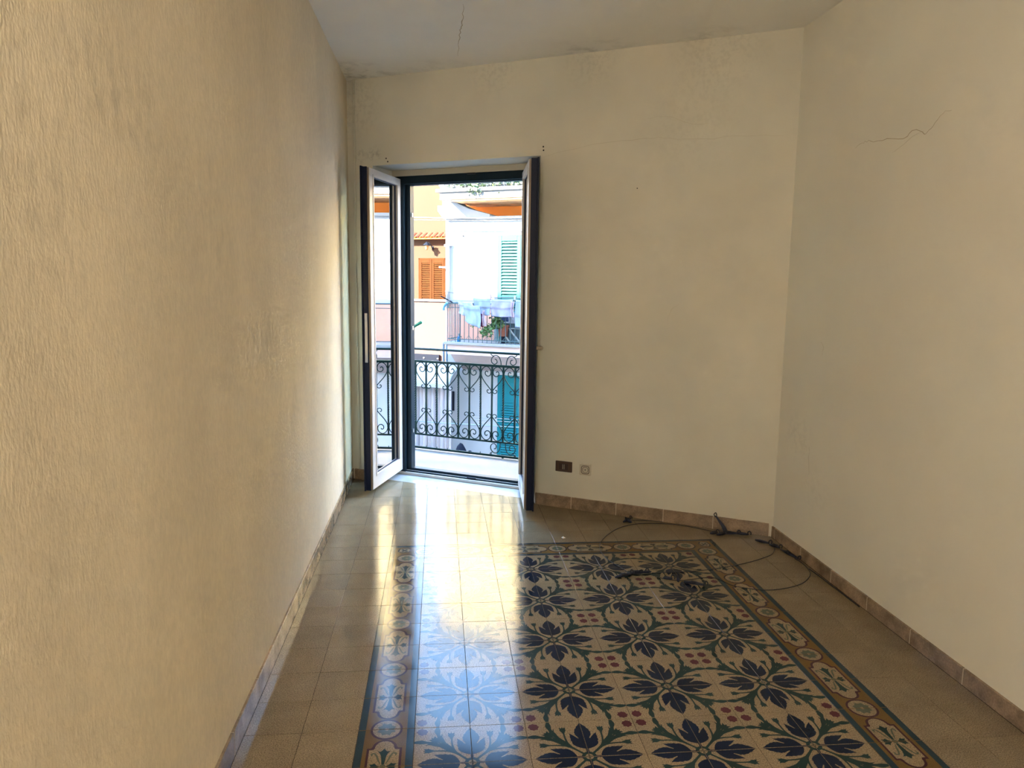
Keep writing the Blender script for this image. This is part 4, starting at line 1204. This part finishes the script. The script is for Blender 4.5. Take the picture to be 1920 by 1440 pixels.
fo = obj('foliage', foliage([(-3.42, BF + 0.12, 0.62), (-3.36, BF + 0.12, 0.70), (-3.46, BF + 0.10, 0.54), (-3.58, BF + 0.08, 0.46), (-3.66, BF + 0.06, 0.38), (-3.34, BF + 0.12, 0.58), (-3.40, BF + 0.1, 0.78)], 420, (0.055, 0.05, 0.055), 0.085, 8), M['foliage'], pt_); tag(fo, kind='stuff')
obj('shoot', foliage([(-3.97, BF + 0.1, 0.53)], 22, (0.03, 0.03, 0.03), 0.07, 9), M['foliage'], pt_)
gp = thing('ribbed_panel', (-3.1, BF + 0.32, 0.13), 'grey ribbed panel with pale diagonal struts behind the balcony bars', 'panel')
for k in range(28):
    pass
ribs = obj('panel', MB().box(-3.38, -2.3, BF + 0.33, BF + 0.345, 0.14, 0.62), M['grey_panel'], gp)
rb = MB().box(-0.006, 0.006, -0.012, 0, 0.15, 0.50).mesh('rib', M['pipe_grey'])
for k in range(34):
    link('rib', rb, ribs, (-3.36 + 0.031 * k, BF + 0.33, 0))
obj('top_bar', MB().cbox(-3.40, -2.3, BF + 0.28, BF + 0.33, 0.60, 0.635, 0.006), M['pale_bar'], gp)
obj('middle_bar', MB().cbox(-3.40, -2.3, BF + 0.29, BF + 0.33, 0.47, 0.49, 0.004), M['pale_bar'], gp)
for a, c in ((-3.36, -3.12), (-3.13, -2.86)):
    obj('strut', MB().tube([(a, BF + 0.28, 0.46), (c, BF + 0.26, 0.16)], 0.022, 6), M['pale_bar'], gp)
obj('post', MB().tube([(-3.40, BF + 0.27, 0.13), (-3.40, BF + 0.27, 0.62)], 0.016, 6), M['pale_bar'], gp)
bo = thing('spray_bottle', (-4.37, BF + 0.10, 0.13), 'small bright blue bottle standing at the left end of the opposite balcony', 'bottle')
obj('body', MB().lathe([(0.040, 0.13), (0.046, 0.15), (0.046, 0.22), (0.018, 0.26), (0.016, 0.29)], -4.37, BF + 0.10, 10), M['blue_pl'], bo, None, 1, True)
obj('cap', MB().lathe([(0.02, 0.285), (0.02, 0.33), (0.008, 0.335)], -4.37, BF + 0.10, 8), M['pipe_grey'], bo)
tag(obj('hose', MB().tube(crm([(-4.60, LD - 0.04, 1.06), (-4.64, LD - 0.05, 1.03), (-4.69, LD - 0.05, 0.96), (-4.705, LD - 0.05, 0.88)], 4), 0.028, 8), M['hose'], None, (-4.65, LD - 0.05, 0.88), 1, True), 'short light blue hose curling over the left end of the opposite railing', 'hose')

# --- cables across the street
def cable(name, pts, r, mt, label):
    p0 = pts[0]
    return tag(obj(name, MB().tube(crm(pts, 6), r, 5), M[mt], None, p0, 1, True), label, 'cable')
cable('overhead_cable', [(-9.5, 10.9, 3.24), (-5.76, 10.9, 3.11), (-4.9, 10.9, 3.075), (-2.94, 10.9, 3.045), (2.0, 10.9, 3.10)], 0.014, 'cable', 'upper grey overhead cable running past the white house below its gable')
cable('overhead_cable', [(-9.5, 10.95, 3.16), (-5.76, 10.95, 3.055), (-4.9, 10.95, 3.03), (-2.94, 10.95, 2.99), (2.0, 10.95, 3.04)], 0.012, 'cable', 'lower of the two grey overhead cables below the gable')
cable('washing_line', [(-6.5, 9.0, -1.50), (-4.5, 9.0, -1.535), (-2.68, 9.0, -1.475), (-0.5, 9.0, -1.40)], 0.010, 'line', 'pale blue line crossing the street seen through the lower railing')
for dz, lb in ((0.10, 'upper thin pale line in front of the deep teal door'), (0.16, 'uppermost thin pale line in front of the deep teal door')):
    cable('washing_line', [(-3.3, 9.0, -1.49 + dz), (-2.4, 9.0, -1.46 + dz), (-0.5, 9.0, -1.40 + dz)], 0.007, 'pale_bar', lb)
# --- dark covered thing in the street, its top showing above the bottom rail
def blob(nm, prof_s, d0, parent):
    mb = MB()
    vs, fs = [], []
    n = 14
    for (s_, zt, hw_) in prof_s:
        for k in range(n + 1):
            a = math.pi * k / n
            vs.append((s_, d0 - hw_ * math.cos(a), GZ + 0.02 + (zt - GZ) * (math.sin(a) ** 0.55)))
    for i in range(len(prof_s) - 1):
        for k in range(n):
            fs.append((i * (n + 1) + k, i * (n + 1) + k + 1, (i + 1) * (n + 1) + k + 1, (i + 1) * (n + 1) + k))
    fs.append(tuple(range(n, -1, -1)))
    fs.append(tuple((len(prof_s) - 1) * (n + 1) + k for k in range(n + 1)))
    mb.add(vs, fs)
    return obj(nm, mb, M['bundle'], parent, (-3.9, d0, GZ), 1, True)
bd = blob('covered_bundle', [(-4.16, -2.62, 0.10), (-4.13, -2.40, 0.2), (-4.08, -2.26, 0.26), (-4.03, -2.205, 0.28), (-3.99, -2.22, 0.28), (-3.94, -2.30, 0.28), (-3.90, -2.39, 0.26), (-3.87, -2.42, 0.24), (-3.82, -2.375, 0.24), (-3.77, -2.36, 0.24), (-3.72, -2.40, 0.22), (-3.64, -2.52, 0.2), (-3.5, -2.8, 0.2), (-3.3, -3.1, 0.1)], 10.0, None)
tag(bd, 'black rounded covered shape down in the street, just above the bottom rail', 'bundle')
